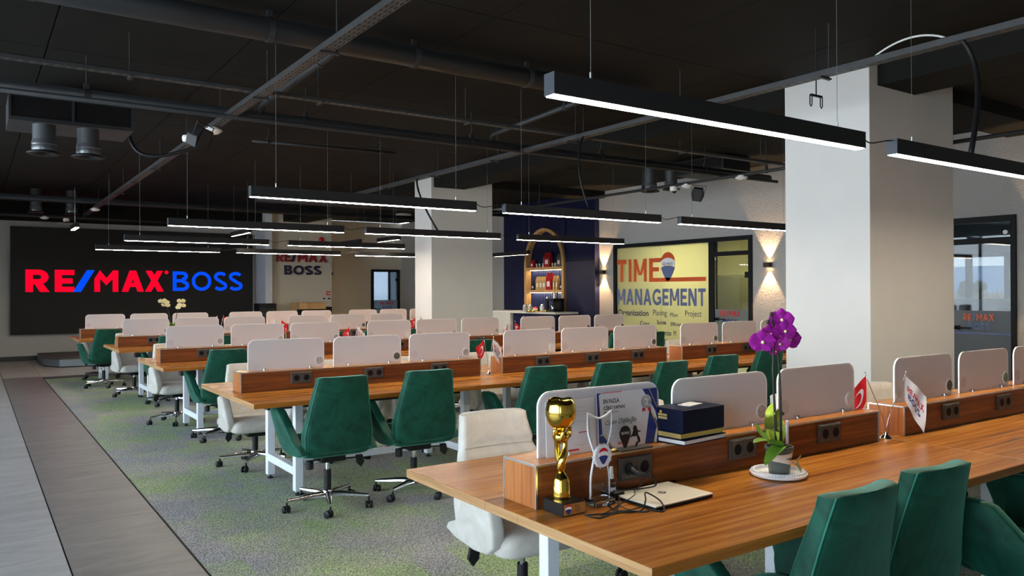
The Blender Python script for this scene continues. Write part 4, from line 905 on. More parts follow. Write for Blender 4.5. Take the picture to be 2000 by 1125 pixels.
near = {0: [(2.26, 1.66, D(0), -0.04, 0.2), (2.91, 1.75, D(-3), -0.07, 0.5), (3.57, 1.40, D(4), -0.03, 0.1), (4.45, 1.66, 0, 0, None)],
        1: [(2.04, 5.24, D(0), 0.005, -0.03), (2.71, 5.24, D(-2), 0.008, 0.55), (3.75, 5.20, D(-6), -0.02, None), (4.46, 5.22, D(-2), -0.03, None), (5.13, 5.22, D(3), -0.06, None), (5.83, 5.22, D(-3), -0.04, None), (6.50, 5.22, D(0), -0.02, None), (7.3, 5.25, 0, -0.03, None)],
        2: [(2.12, 8.36, D(-1), 0.0, None), (2.79, 8.35, D(1), -0.02, None), (3.45, 8.35, D(-3), -0.02, None), (4.42, 8.38, D(2), -0.02, None), (5.08, 8.36, 0, -0.02, None), (5.75, 8.36, D(3), -0.02, None), (6.72, 8.38, 0, -0.02, None), (7.40, 8.35, D(-3), -0.02, None), (8.05, 8.37, 0, -0.02, None)],
        3: [(2.20, 11.32, D(-1), 0.0, None), (2.85, 11.35, D(1), -0.02, None), (3.50, 11.33, 0, -0.02, None), (4.42, 11.35, D(-2), -0.02, None), (5.08, 11.35, 0, -0.02, None), (5.74, 11.34, 0, -0.02, None)],
        4: [(1.73, 13.98, D(8), 0.0, 0.3), (2.75, 14.1, 0, -0.02, None), (3.45, 14.1, 0, -0.02, None), (4.33, 14.1, 0, -0.02, None), (5.01, 14.1, 0, -0.02, None), (5.7, 14.1, 0, -0.02, None), (6.65, 14.1, 0, -0.02, None), (7.3, 14.1, 0, -0.02, None)]}
for i, L_ in near.items():
    for k, (x, y, rz, lf, br) in enumerate(L_):
        put_chair('green', x, y, rz, lf, 'green velvet chair, %s from left, near side of the %s' % (ORD[k], ROWN[i]), br)
far = {0: [(2.06, 2.92, D(177), -0.01, 0.35), (2.98, 2.86, D(182), -0.03, None), (4.35, 2.90, D(178), -0.10, None), (5.22, 2.86, D(176), -0.09, None), (6.10, 2.9, D(183), -0.10, None)],
       1: [(2.03, 6.90, D(178), -0.07, 0.4), (2.78, 6.78, D(184), -0.07, None), (3.5, 6.8, D(180), -0.08, None), (4.42, 6.8, D(176), -0.08, None), (5.12, 6.8, D(182), -0.08, None), (5.78, 6.8, D(180), -0.08, None), (6.75, 6.8, D(180), -0.06, None), (7.4, 6.8, D(180), -0.06, None)],
       2: [(1.95, 9.66, D(186), -0.03, None), (2.75, 9.78, D(180), -0.08, None), (3.45, 9.8, D(180), -0.08, None), (4.42, 9.8, D(180), -0.08, None), (5.1, 9.8, D(180), -0.08, None), (5.8, 9.8, D(180), -0.08, None), (6.8, 9.8, D(180), -0.08, None), (8.0, 9.8, D(180), -0.08, None)],
       3: [(1.96, 12.60, D(188), -0.03, None), (2.8, 12.7, D(180), -0.08, None), (3.5, 12.7, D(180), -0.08, None), (4.5, 12.7, D(180), -0.08, None), (5.7, 12.7, D(180), -0.08, None)],
       4: [(1.86, 15.42, D(190), -0.04, None), (2.75, 15.5, D(180), -0.08, None)]}
for i, L_ in far.items():
    for k, (x, y, rz, lf, br) in enumerate(L_):
        put_chair('cream', x, y, rz, lf, 'cream velvet chair, %s from left, far side of the %s' % (ORD[k], ROWN[i]), br)
for o in (CH['green'], CH['cream'], BT): rm(o)

# ================================================================== TABLE FLAGS
def flag_cloth(x0, z0, s, wdt, hgt, mat, parent, name='flag', sag=0.55, M_=None):
    """a small hanging flag: hoist along the pole, fly corner drooping down"""
    def fn(u, v):
        x = s*(wdt*u*(0.62-0.12*v)); z = z0-hgt*v-sag*wdt*u*(0.75+0.35*v)
        y = 0.012*math.sin(u*9+v*3)*u
        return (x0+x+s*(-0.03)*v*0, y, z)
    mb = MB().grid(fn, 10, 8, M_)
    n = len(mb.v); mb.add([(a, b_+0.0012, c) for a, b_, c in mb.v], [tuple(reversed(f)) for f in mb.f])
    return mb.obj(name, mat, parent, smooth=True), fn
def on_cloth(fn, pts, off=-0.0016):
    out = []
    for u, v in pts: x, y, z = fn(u, v); out.append((x, y+off, z))
    return out
def wrap_text(s, fn, u0, u1, v0, v1, mat, parent, bold=0.02):
    mb = MB()
    for p_ in stroke_polys(s, 0.2, 0.1):
        q = on_cloth(fn, [(u0+(u1-u0)*a, v1+(v0-v1)*b_) for a, b_ in p_]); mb.add(q, [tuple(range(len(q)))])
    mb.obj('flag_lettering', mat, parent)
def flag_stand(x, y, z, lab, order='rw', sc=1.0, rz=0.0, spread=0.055, cw=1.35, sg=0.7):
    t = thing('table_flag_stand', (x, y, z), rz, lab, 'table flags', 'table flag pairs between the socket boxes'); t.scale = (sc, sc, sc)
    MB().lathe([(0.032, 0), (0.030, 0.006), (0.012, 0.016), (0.006, 0.03), (0.0, 0.032)], 18).obj('base', 'chrome', t, smooth=True, auto=0.9)
    for s, c in ((-1, order[0]), (1, order[1])):
        top = (s*spread, 0, 0.33)
        MB().tube(bez([(0, 0, 0.02), (s*0.004, 0, 0.12), (s*spread*0.6, 0, 0.2), top], 8), 0.0022, 6).ball((top[0], 0, top[2]), 0.005, 8, 6).obj('pole', 'chrome', t, smooth=True)
        xw = s*spread*0.93; dr = -s if c == order[0] and order[0] == 'r' and False else s
        if c == 'r':
            fl_, fn = flag_cloth(xw, 0.318, dr if s > 0 else -1, 0.11*cw, 0.13, 'red', t, 'red_flag', sg)
            cu, cv, ru, rv = 0.42, 0.48, 0.26, 0.24
            pts = [(cu+ru*math.cos(a), cv+rv*math.sin(a)) for a in [0.75+(2*PI-1.5)*k/20 for k in range(21)]]
            inner = [(cu+0.09+ru*0.8*math.cos(a), cv+rv*0.8*math.sin(a)) for a in [0.62+(2*PI-1.24)*k/20 for k in range(21)]]
            P_ = on_cloth(fn, pts+inner); MB().add(P_, [(k, k+1, 21+k+1, 21+k) for k in range(20)]).obj('crescent', 'flag_white', fl_)
            st = [(0.80+(0.11 if k % 2 == 0 else 0.045)*math.cos(PI+k*PI/5), 0.48+(0.11 if k % 2 == 0 else 0.045)*math.sin(PI+k*PI/5)) for k in range(10)]
            P_ = on_cloth(fn, st+[(0.80, 0.48)]); MB().add(P_, [(k, (k+1) % 10, 10) for k in range(10)]).obj('star', 'flag_white', fl_)
        else:
            fl_, fn = flag_cloth(xw, 0.318, s, 0.12*cw, 0.13, 'flag_white', t, 'white_flag', sg)
            if s > 0:
                wrap_text('RE/MAX', fn, 0.12, 0.92, 0.30, 0.50, 'ink_red', fl_); wrap_text('BOSS', fn, 0.16, 0.80, 0.55, 0.75, 'ink_blue', fl_)
            else:
                wrap_text('RE/MAX', fn, 0.92, 0.12, 0.30, 0.50, 'ink_red', fl_); wrap_text('BOSS', fn, 0.80, 0.16, 0.55, 0.75, 'ink_blue', fl_)
    return t
flag_stand(3.80, 2.20, 0.7505, 'red and large white table flags in the gap of the front desk row', 'rw', 1.0, -0.5, 0.11, 1.6, 0.8)
flag_stand(3.855, 5.98, 0.7505, 'red and white table flags, left gap of the second desk row', 'rw', 1.0, 0.1)
flag_stand(3.85, 9.02, 0.7505, 'red and white table flags, left gap of the middle desk row', 'rw', 1.0)
flag_stand(6.20, 9.02, 0.7505, 'white and red table flags, right gap of the middle desk row', 'wr', 1.0)
flag_stand(3.87, 11.95, 0.7505, 'white and red table flags, left gap of the fourth desk row', 'wr', 1.0)
flag_stand(6.10, 11.62, 0.7505, 'red and white table flags beside rear column, fourth desk row', 'rw', 1.0)
flag_stand(3.72, 14.76, 0.7505, 'white and red table flags, left gap of the farthest desk row', 'wr', 1.0)

# ================================================================== THINGS ON THE FRONT DESK
Z = 0.7505; ZT = 0.9018
# gold cup trophy
t = thing('gold_trophy', (1.655, 2.115, Z), 0, 'gold goblet trophy with twisted stem on a black block', 'trophy')
bs = MB().box(-0.045, 0.055, -0.065, 0.045, 0, 0.042).obj('base_block', 'black_film', t, bevel=0.001, seg=1)
pq = MB().box(-0.040, 0.051, -0.0665, -0.0652, 0.003, 0.039).obj('plaque', 'wood_plate', bs)
balloon(-0.022, 0.021, 0.0125, 0.017, 'xz', -0.0666, bs, 0.0004, 'ink_red', 'ink_blue', 'flag_white', 'plaque_emblem', -1)
for k, wd in enumerate((0.018, 0.026, 0.022)): MB().box(0.006, 0.006+wd, -0.0671, -0.0667, 0.029-0.008*k, 0.0308-0.008*k).obj('engraved_line', 'ink_black', bs)
MB().lathe([(0.032, 0.042), (0.033, 0.05), (0.031, 0.052), (0.031, 0.085), (0.029, 0.09), (0.030, 0.10), (0.024, 0.118), (0.012, 0.132), (0.008, 0.142)], 28).obj('stem_foot', 'gold', t, smooth=True, auto=0.6)
def twist(ph):
    secs = []
    for j in range(15):
        v = j/14; z = 0.135+0.12*v; a = ph+v*2.6; r = 0.009+0.006*math.sin(v*PI); w_ = 0.010+0.008*v*v+0.005*math.sin(v*2*PI)
        secs.append([(math.cos(a)*r+w_*math.cos(b_), math.sin(a)*r+w_*math.sin(b_), z) for b_ in [2*PI*k/12 for k in range(12)]])
    return secs
st = MB(); st.loft(twist(0.4)); st.loft(twist(0.4+PI)); st.obj('twisted_stem', 'gold', t, smooth=True)
MB().tube([(0.026, -0.012, 0.268), (0.032, -0.018, 0.268)], 0.018, 20).obj('medallion', 'gold', t, smooth=True, auto=0.7)
hn = MB()
for k in range(5):
    a = 2*PI*k/5; hn.tube(bez([(0.010*math.cos(a), 0.010*math.sin(a), 0.235), (0.034*math.cos(a+.4), 0.034*math.sin(a+.4), 0.255), (0.024*math.cos(a+.8), 0.024*math.sin(a+.8), 0.285)], 6), [0.007, 0.008, 0.008, 0.008, 0.0075, 0.007, 0.005], 8)
hn.ball((0, 0, 0.252), 0.023, 14, 8, (1.15, 1.1, 1)); hn.obj('cupped_fingers', 'gold', t, smooth=True)
def cup(r, z, ph=0): return [(r*math.cos(a), r*math.sin(a), z+(0.0025*math.sin(5*a+1) if z > 0.36 else 0)) for a in [2*PI*k/32 for k in range(32)]]
MB().loft([cup(r, z) for r, z in ((0.012, 0.275), (0.030, 0.283), (0.045, 0.300), (0.0525, 0.325), (0.0530, 0.345), (0.049, 0.365), (0.043, 0.381), (0.0405, 0.381), (0.045, 0.362), (0.049, 0.342), (0.046, 0.315), (0.030, 0.292), (0.001, 0.287))], caps=False).obj('goblet', 'gold', t, smooth=True)
# crystal award
t = thing('crystal_award', (1.815, 2.10, Z), 0, 'clear hourglass-shaped crystal award with round balloon medallion', 'award')
MB().box(-0.045, 0.045, -0.032, 0.032, 0, 0.024).obj('glass_base', 'crystal', t, bevel=0.003)
def hw_(v): return 0.024+0.030*abs(math.cos(min(max((v-0.18)/0.66, 0), 1)*PI))**1.3*(1 if v > 0.5 else 0.62)
pl_ = [(-hw_(v), 0.024+0.30*v) for v in [k/16 for k in range(17)]]
pr_ = [(hw_(v), 0.024+0.30*v) for v in [k/16 for k in range(16, -1, -1)]]
topc = [(-0.054+0.108*k/8, 0.324-0.022*math.sin(PI*k/8)) for k in range(1, 8)]
MB().prism(pl_+topc+pr_, -0.006, 0.006, 'xz').obj('crystal_panel', 'crystal', t)
ed = pl_+topc+pr_
MB().tube([(a, 0, b_) for a, b_ in ed], 0.0040, 6).obj('painted_edge_light', 'crystal_edge', t, smooth=True)  # tube carries the edge glint as a whitish colour
md = MB().lathe([(0.002, 0), (0.038, 0), (0.041, 0.004), (0.038, 0.012), (0.002, 0.012)], 24, Matrix.Translation((0, -0.008, 0.172)) @ Matrix.Rotation(PI/2, 4, 'X')).obj('round_medallion', 'paper', t)
balloon(0, 0.172, 0.021, 0.029, 'xz', -0.0203, md, 0.0006, 'ink_red', 'ink_blue', 'flag_white', 'medallion_emblem', -1)
g_ = MB()
for k in range(14): a = 2*PI*k/14; g_.ball((0.040*math.cos(a), -0.014, 0.172+0.040*math.sin(a)), 0.0062, 6, 4)
g_.obj('crystal_beads', 'crystal', md, smooth=True)
# spray bottle
t = thing('spray_bottle', (1.90, 2.135, Z), 0, 'small clear spray bottle with white nozzle beside the laptop', 'bottle')
MB().lathe([(0.014, 0), (0.016, 0.003), (0.016, 0.045), (0.0145, 0.052), (0.016, 0.058), (0.014, 0.066), (0.008, 0.072)], 20).obj('bottle_body', 'crystal', t, smooth=True, auto=0.7)
MB().lathe([(0.009, 0.072), (0.009, 0.088), (0.0075, 0.090), (0.0065, 0.115), (0.0, 0.116)], 16).obj('white_nozzle', 'ceramic', t, smooth=True, auto=0.7)
MB().grid(lambda u, v: (0.0164*math.sin(-0.9+1.6*u), -0.0164*math.cos(-0.9+1.6*u), 0.012+0.03*v), 8, 1).obj('label', 'paper', t); MB().grid(lambda u, v: (0.0167*math.sin(-0.4+0.6*u), -0.0167*math.cos(-0.4+0.6*u), 0.02+0.013*v), 4, 1).obj('label_mark', 'ink_blue', t)
# laptop
t = thing('closed_laptop', (2.055, 2.035, Z), 0, 'closed champagne silver laptop lying on the front desk', 'laptop'); t.rotation_euler = (0, 0, 0.03)
MB().box(-0.148, 0.148, -0.108, 0.108, 0.001, 0.010).obj('lower_case', 'blk', t, bevel=0.003)
lid = MB().box(-0.149, 0.149, -0.109, 0.109, 0.0105, 0.0175).obj('lid', 'silver', t, bevel=0.003)
MB().lathe([(0.0005, 0), (0.015, 0), (0.015, 0.0004), (0.0005, 0.0004)], 24, Matrix.Translation((0.005, 0.005, 0.0176))).obj('logo_disc', 'ink_black', lid)
text('hp', 'logo_letters', -0.004, 0.014, -0.004, 0.014, 'silver', lid, 'xy', 0.0181, 0.0003, 0.01, shear=0.3)
MB().box(-0.149, -0.1482, -0.09, -0.05, 0.003, 0.008).box(-0.149, -0.1482, -0.03, 0.0, 0.003, 0.008).obj('side_ports', 'socket_hole', t)
# cables on desk
def deskcable(pts, r=0.0028):
    P_ = [Vector(q) for q in pts]; out = []
    for i in range(len(P_)-1):
        a = P_[max(i-1, 0)]; b_ = P_[i]; c = P_[i+1]; d = P_[min(i+2, len(P_)-1)]
        for k in range(8):
            u = k/8; out.append(0.5*((2*b_)+(c-a)*u+(2*a-5*b_+4*c-d)*u*u+(3*b_-a-3*c+d)*u**3))
    out.append(P_[-1]); return MB().tube(out, r, 7)
zc = Z+0.0035
t = thing('charger_cable', (0, 0, 0), 0, 'tangled black laptop charger with plug, brick and cord', 'charger')
deskcable([(2.00, 2.14, 0.842), (2.03, 2.09, 0.825), (2.06, 2.07, 0.79), (2.02, 2.10, zc+0.022), (1.93, 2.12, zc+0.02), (1.86, 2.05, zc+0.006), (1.78, 1.99, zc), (1.70, 2.01, zc), (1.665, 2.0, zc+0.006), (1.70, 1.965, zc), (1.80, 1.975, zc+0.004), (1.87, 1.93, zc), (1.89, 1.925, zc+0.004), (1.925, 1.90, zc), (1.95, 1.94, zc+0.022), (1.925, 1.985, zc+0.045), (1.89, 1.95, zc+0.03), (1.86, 1.945, zc+0.002), (1.80, 1.99, zc), (1.84, 2.09, zc), (1.90, 2.12, zc+0.01)]).obj('thick_cord', 'blk', t, smooth=True)
deskcable([(1.95, 2.13, zc+0.02), (1.88, 2.16, zc+0.05), (1.82, 2.06, zc+0.04), (1.83, 1.98, zc+0.004), (1.90, 1.96, zc+0.01), (1.76, 1.96, zc+0.005), (1.72, 1.985, zc), (1.80, 2.02, zc), (1.90, 2.02, zc+0.03), (1.97, 2.09, zc+0.022), (2.05, 2.14, zc+0.024), (2.09, 2.155, zc+0.05), (2.12, 2.158, zc+0.065), (2.135, 2.16, zc+0.01)], 0.0018).obj('thin_cord', 'blk', t, smooth=True)
MB().box(1.885, 1.935, 2.10, 2.19, Z+0.001, Z+0.029).obj('power_brick', 'blk', t, bevel=0.006)
MB().tube([(2.008, 2.158, 0.838), (2.003, 2.135, 0.838)], 0.017, 14).tube([(2.003, 2.137, 0.838), (2.0, 2.115, 0.834), (2.01, 2.10, 0.828)], [0.013, 0.009, 0.005], 10).obj('plug', 'blk', t, smooth=True, auto=0.8)
t = tag(MB().box(2.13, 2.26, 2.185-0.02, 2.165+0.0, Z, Z+0.011).obj('red_pen_case', 'red', bevel=0.003), 'slim red case lying behind the laptop against the socket box', 'case')
# certificates leaning on the first divider
def sheet(name, x0, x1, y, h, lab, lean=0.05):
    t = thing(name, (x0, y, ZT), 0, lab, 'certificate'); t.rotation_euler = (-lean, 0, 0)
    MB().box(0, x1-x0, 0, 0.0015, 0, h).obj('paper', 'paper', t); return t
c = sheet('certificate', 1.925, 2.238, 2.235, 0.213, 'white certificate with navy corners and silver rosette', 0.04)
def flatpoly(poly, mat, par, d=0.0006, nm='printed_shape', y=-0.0001): return MB().prism(poly, y, y-d, 'xz').obj(nm, mat, par)
flatpoly([(0, 0.213), (0.026, 0.213), (0.010, 0.206), (0.018, 0.06), (0.0, 0.055)], 'ink_blue', c); flatpoly([(0.026, 0.213), (0.125, 0.213), (0.125, 0.2105), (0.026, 0.2105)], 'ink_red', c); flatpoly([(0, 0.055), (0.022, 0.055), (0.070, 0.0), (0, 0.0)], 'ink_blue', c)
flatpoly([(0.022, 0.06), (0.027, 0.06), (0.080, 0.0), (0.072, 0.0)], 'gold_leaf', c, 0.0007)
flatpoly([(0.24, 0.213), (0.313, 0.213), (0.313, 0.0), (0.245, 0.0), (0.268, 0.10), (0.302, 0.055), (0.27, 0.15)], 'ink_blue', c) if False else None
flatpoly([(0.235, 0.213), (0.313, 0.213), (0.313, 0.08), (0.300, 0.125)], 'ink_blue', c); flatpoly([(0.313, 0.075), (0.313, 0.0), (0.240, 0.0), (0.270, 0.135)], 'ink_blue', c, 0.0005)
flatpoly([(0.268, 0.213), (0.272, 0.213), (0.313, 0.135), (0.313, 0.127)], 'gold_leaf', c, 0.0008); flatpoly([(0.270, 0.137), (0.274, 0.137), (0.312, 0.062), (0.292, 0.0), (0.286, 0.0), (0.305, 0.062)], 'gold_leaf', c, 0.0008)
flatpoly([(0.305, 0.055), (0.311, 0.055), (0.301, 0.0), (0.293, 0.0)], 'paper', c, 0.0009)
text('EN FAZLA', 'certificate_text', 0.032, 0.112, 0.172, 0.188, 'ink_black', c, at=-0.0002, depth=0.0004, bold=0.015); text('CİRO YAPAN', 'certificate_text', 0.032, 0.138, 0.148, 0.166, 'ink_black', c, at=-0.0002, depth=0.0004, bold=0.015)
text('2025 EYLÜL AYI', 'certificate_text', 0.032, 0.105, 0.135, 0.142, 'socket', c, at=-0.0002, depth=0.0003)
text('Ceren Dişlioğlu', 'certificate_text', 0.034, 0.20, 0.086, 0.112, 'socket', c, at=-0.0002, depth=0.0004, shear=0.45)
for x0, x1, z in ((0.03, 0.215, 0.084), (0.065, 0.15, 0.073), (0.05, 0.16, 0.056), (0.055, 0.11, 0.036), (0.062, 0.098, 0.027)): MB().box(x0, x1, -0.0006, -0.0001, z, z+0.0022).obj('text_line', 'badge_back', c)
sign('RE/MAX', 'certificate_text', 0.10, 0.155, 0.012, 0.022, 'ink_red', c, at=-0.0002, depth=0.0004)
ro = MB().lathe([(0.0005, 0), (0.028, 0), (0.028, 0.0012), (0.022, 0.0016), (0.0005, 0.0014)], 24, Matrix.Translation((0.252, -0.0008, 0.163)) @ Matrix.Rotation(PI/2, 4, 'X')).obj('silver_rosette', 'badge_grey', c)
text('2', 'rosette_number', 0.243, 0.262, 0.150, 0.177, 'paper', ro, at=-0.0024, depth=0.0005, bold=0.02)
for x in (0.232, 0.262): flatpoly([(x, 0.141), (x+0.014, 0.141), (x+0.016, 0.124), (x+0.007, 0.130), (x-0.002, 0.124)], 'ink_red', c, 0.001, 'rosette_ribbon')
c2 = sheet('certificate', 1.69, 1.918, 2.243, 0.200, 'second white certificate, half hidden behind the gold trophy', 0.03)
for z, x0, x1 in ((0.165, 0.15, 0.18), (0.152, 0.14, 0.195), (0.14, 0.125, 0.2), (0.115, 0.14, 0.195), (0.03, 0.13, 0.18)): MB().box(x0, x1, -0.0006, -0.0001, z, z+0.003).obj('text_line', 'badge_back', c2)
MB().box(0.15, 0.19, -0.0006, -0.0001, 0.075, 0.078).obj('text_line', 'ink_red', c2); MB().box(0.10, 0.15, -0.0006, -0.0001, 0.012, 0.018).obj('text_line', 'ink_red', c2)
# black balloon award with running figure
t = thing('silhouette_award', (2.06, 2.186, ZT), 0, 'flat black award with balloon and reaching figure on a smoked base', 'award')
MB().box(-0.085, 0.075, -0.024, 0.028, 0, 0.007).obj('base_plate', 'socket', t, bevel=0.001)
bp_ = [(-0.045+0.027*math.cos(a), 0.062+0.03*math.sin(a)) for a in [-0.35+(PI+0.7)*k/16 for k in range(17)]]+[(-0.050, 0.010), (-0.040, 0.010)]
bl = MB().prism(bp_, -0.002, 0.002, 'xz').obj('balloon_cutout', 'black_film', t); sign('RE/MAX', 'cutout_letters', -0.065, -0.025, 0.060, 0.070, 'badge_back', bl, at=-0.0022, depth=0.0003)
fig = [(0.004, 0.008), (0.010, 0.012), (0.010, 0.022), (0.022, 0.028), (0.018, 0.042), (0.010, 0.052), (0.004, 0.046), (-0.014, 0.050), (-0.018, 0.046), (-0.006, 0.058), (-0.002, 0.070), (-0.003, 0.080), (0.002, 0.088), (0.009, 0.088), (0.013, 0.082), (0.018, 0.068), (0.034, 0.066), (0.034, 0.063), (0.019, 0.062), (0.020, 0.052), (0.029, 0.040), (0.032, 0.026), (0.018, 0.019), (0.014, 0.008)]
MB().prism(fig, -0.002, 0.002, 'xz').obj('figure_cutout', 'black_film', t)
# stone / crystals at the left of the organizer top
t = tag(MB().ball((0, 0, 0.010), 0.014, 8, 5, (1.6, 0.9, 0.7)).ball((0.02, 0.01, 0.012), 0.012, 8, 5).obj('crystal_stone', 'crystal', smooth=False), 'small clear crystal stone lying behind the gold trophy', 'ornament'); t.location = (1.74, 2.21, ZT)
t = tag(MB().ball((0, 0, 0.006), 0.008, 8, 5, (2.2, 0.9, 0.7)).obj('amber_pebble', 'gold_leaf', smooth=True), 'small orange pebble on the socket box beside the certificate', 'ornament'); t.location = (1.96, 2.19, ZT)
# two notebooks, navy box, folded card
def book(x, y, z, rz, w_, d_, h, mat, lab):
    t = thing('hardback_book', (x, y, z), rz, lab, 'book')
    MB().box(-w_/2, w_/2, -d_/2, d_/2, 0, 0.004).box(-w_/2, w_/2, -d_/2, d_/2, h-0.004, h).box(-w_/2, w_/2, d_/2-0.004, d_/2, 0, h).obj('cover', 'navy', t, bevel=0.001, seg=1)
    MB().box(-w_/2+0.003, w_/2-0.003, -d_/2+0.003, d_/2-0.004, 0.0041, h-0.0041).obj('page_block', mat, t)
book(2.375, 2.205, ZT, 0.10, 0.27, 0.17, 0.022, 'paper', 'navy book with white page edges, lowest of the stack'); book(2.365, 2.205, ZT+0.0223, 0.05, 0.26, 0.165, 0.026, 'gold_leaf', 'navy book with gilt page edges under the navy box')
t = thing('gift_box', (2.365, 2.195, ZT+0.0486), 0.06, 'navy gift box with gold emblem on top of two books', 'box')
MB().box(-0.128, 0.128, -0.078, 0.075, 0, 0.088).obj('box_body', 'navy', t, bevel=0.002, seg=1)
MB().box(-0.1288, -0.1281, 0.0, 0.045, 0.045, 0.055).box(-0.1288, -0.1281, 0.0, 0.045, 0.058, 0.066).tube([(-0.1285, 0.032, 0.073), (-0.1288, 0.032, 0.073)], 0.006, 8).obj('gold_emblem', 'gold_leaf', t)
tag(MB().box(-0.05, 0.05, -0.03, 0.028, 0, 0.004, Matrix.Translation((2.385, 2.205, ZT+0.1370)) @ Matrix.Rotation(0.25, 4, 'Z')).obj('folded_card', 'ceramic', bevel=0.001), 'cream folded card lying on the navy gift box', 'card')
# orchid
def petal_mesh(mb, c, n_dir, up, ln, wd, curl=0.25):
    n_dir = Vector(n_dir).normalized(); up = Vector(up).normalized(); sd = up.cross(n_dir).normalized(); c = Vector(c)
    def fn(u, v):
        a = (u-0.5)*2; w_ = wd*math.sin(PI*min(v*0.92+0.06, 1))**0.7
        q = c+up*(ln*v)+sd*(w_*a)+n_dir*(curl*ln*(v*v)*0.5-0.15*wd*(a*a))
        return tuple(q)
    mb.grid(fn, 4, 6)
def flower(parent, c, face, size, mat='petal', nm='flower'):
    f = Vector(face).normalized(); ref = Vector((0, 0, 1)); s_ = ref.cross(f).normalized(); u_ = f.cross(s_).normalized()
    mb = MB()
    for ang, ln, wd in ((90, 1.0, 0.48), (8, 1.1, 0.68), (172, 1.1, 0.68), (222, 0.9, 0.42), (318, 0.9, 0.42)):
        a = math.radians(ang); petal_mesh(mb, c, f, s_*math.cos(a)+u_*math.sin(a), size*ln, size*wd, 0.15)
    o = mb.obj(nm, mat, parent, smooth=True)
    MB().ball(tuple(Vector(c)+f*size*0.12), size*0.14, 8, 5).obj('flower_centre', 'petal_c' if mat == 'petal' else 'gold_leaf', o, smooth=True)
def leafm(parent, pts, wd, mat='leaf', fold=0.3):
    P_ = bez(pts, 12); mb = MB(); vs = []; 
    for i, q in enumerate(P_):
        d = (P_[min(i+1, 12)]-P_[max(i-1, 0)]).normalized(); sd = d.cross(Vector((0, 0, 1)))
        sd = Vector((1, 0, 0)) if sd.length < 0.15 else sd.normalized()
        nn = sd.cross(d); w_ = wd*math.sin(PI*min(0.12+0.86*i/12, 1))**0.6
        if i == 12: w_ = wd*0.05
        for a in (-1, -0.5, 0, 0.5, 1): vs.append(tuple(q+sd*w_*a+nn*fold*w_*abs(a)))
    fs = [(i*5+k, i*5+k+1, (i+1)*5+k+1, (i+1)*5+k) for i in range(12) for k in range(4)]
    mb.add(vs, fs); mb.obj('leaf', mat, parent, smooth=True)
t = thing('orchid_saucer', (2.68, 2.005, Z), 0, 'white ribbed ceramic saucer under the magenta orchid', 'saucer')
mb = MB().lathe([(0.02, 0.0), (0.092, 0.0), (0.108, 0.006), (0.112, 0.016), (0.106, 0.018), (0.100, 0.026), (0.094, 0.026), (0.088, 0.012), (0.001, 0.008)], 40); mb.obj('plate', 'ceramic', t, smooth=True, auto=0.6)
mb = MB()
for k in range(60): a = 2*PI*k/60; mb.box(0.104, 0.1065, -0.002, 0.002, 0.014, 0.025, Matrix.Rotation(a, 4, 'Z'))
mb.obj('ribbing', 'badge_back', t)['kind'] = 'stuff'
t = thing('potted_orchid', (2.685, 2.005, Z+0.0125), 0, 'magenta orchid in a ribboned grey pot on the front desk', 'potted plant')
MB().lathe([(0.040, 0.0), (0.053, 0.095), (0.057, 0.097), (0.056, 0.108), (0.050, 0.108), (0.048, 0.09)], 28).obj('pot', 'pot', t, smooth=True, auto=0.6)
mb = MB()
for k in range(70): a = random.uniform(0, 6.28); r = 0.045*math.sqrt(random.random()); mb.ball((r*math.cos(a), r*math.sin(a), 0.098+0.012*random.random()), random.uniform(0.004, 0.009), 6, 4, (1.5, 1, 0.7))
mb.lathe([(0.001, 0.098), (0.049, 0.096)], 16); mb.obj('bark', 'soil', t)['kind'] = 'stuff'
def ring(z0, z1, tilt, r0, r1, nm='ribbon'):
    MB().grid(lambda u, v: ((r0+(r1-r0)*v)*math.cos(2*PI*u), (r0+(r1-r0)*v)*math.sin(2*PI*u), z0+(z1-z0)*v+tilt*math.cos(2*PI*u)), 36, 1).obj(nm, 'ribbon', t, smooth=True)
ring(0.066, 0.084, 0.006, 0.0495, 0.0525); ring(0.040, 0.058, -0.012, 0.0475, 0.050)
MB().grid(lambda u, v: (0.040+0.016*v+0.03*u, -0.045-0.01*u, 0.040-0.045*u+0.006*v), 4, 2).grid(lambda u, v: (0.046+0.035*u, -0.045, 0.040+0.02*u+0.012*v), 4, 2).ball((0.045, -0.044, 0.040), 0.008, 8, 5).obj('ribbon_bow', 'bag_kraft', t)
s1 = [(-0.012, 0.0, 0.10), (-0.02, -0.005, 0.25), (-0.05, 0.0, 0.38), (-0.055, -0.01, 0.47), (-0.02, 0, 0.53), (-0.035, 0, 0.60)]
s2 = [(0.012, 0.0, 0.10), (0.02, 0.0, 0.25), (0.01, 0.0, 0.40), (-0.004, 0, 0.50), (-0.01, 0, 0.55), (-0.045, 0, 0.63)]
MB().tube(bez(s1, 24), 0.0035, 7).obj('flower_stem', 'stem', t, smooth=True); MB().tube(bez(s2, 24), 0.0035, 7).obj('flower_stem', 'stem', t, smooth=True)
MB().tube([(-0.016, 0.004, 0.09), (-0.035, 0.004, 0.43)], 0.003, 6).tube([(0.018, 0.004, 0.09), (0.008, 0.004, 0.43)], 0.003, 6).ball((0.022, 0, 0.235), 0.008, 8, 5).obj('support_stick', 'stem', t)
MB().box(0.047, 0.057, -0.004, 0.004, 0.095, 0.195).ball((0.052, 0, 0.20), 0.007, 8, 5).obj('acrylic_stake', 'crystal_edge', t, smooth=False)
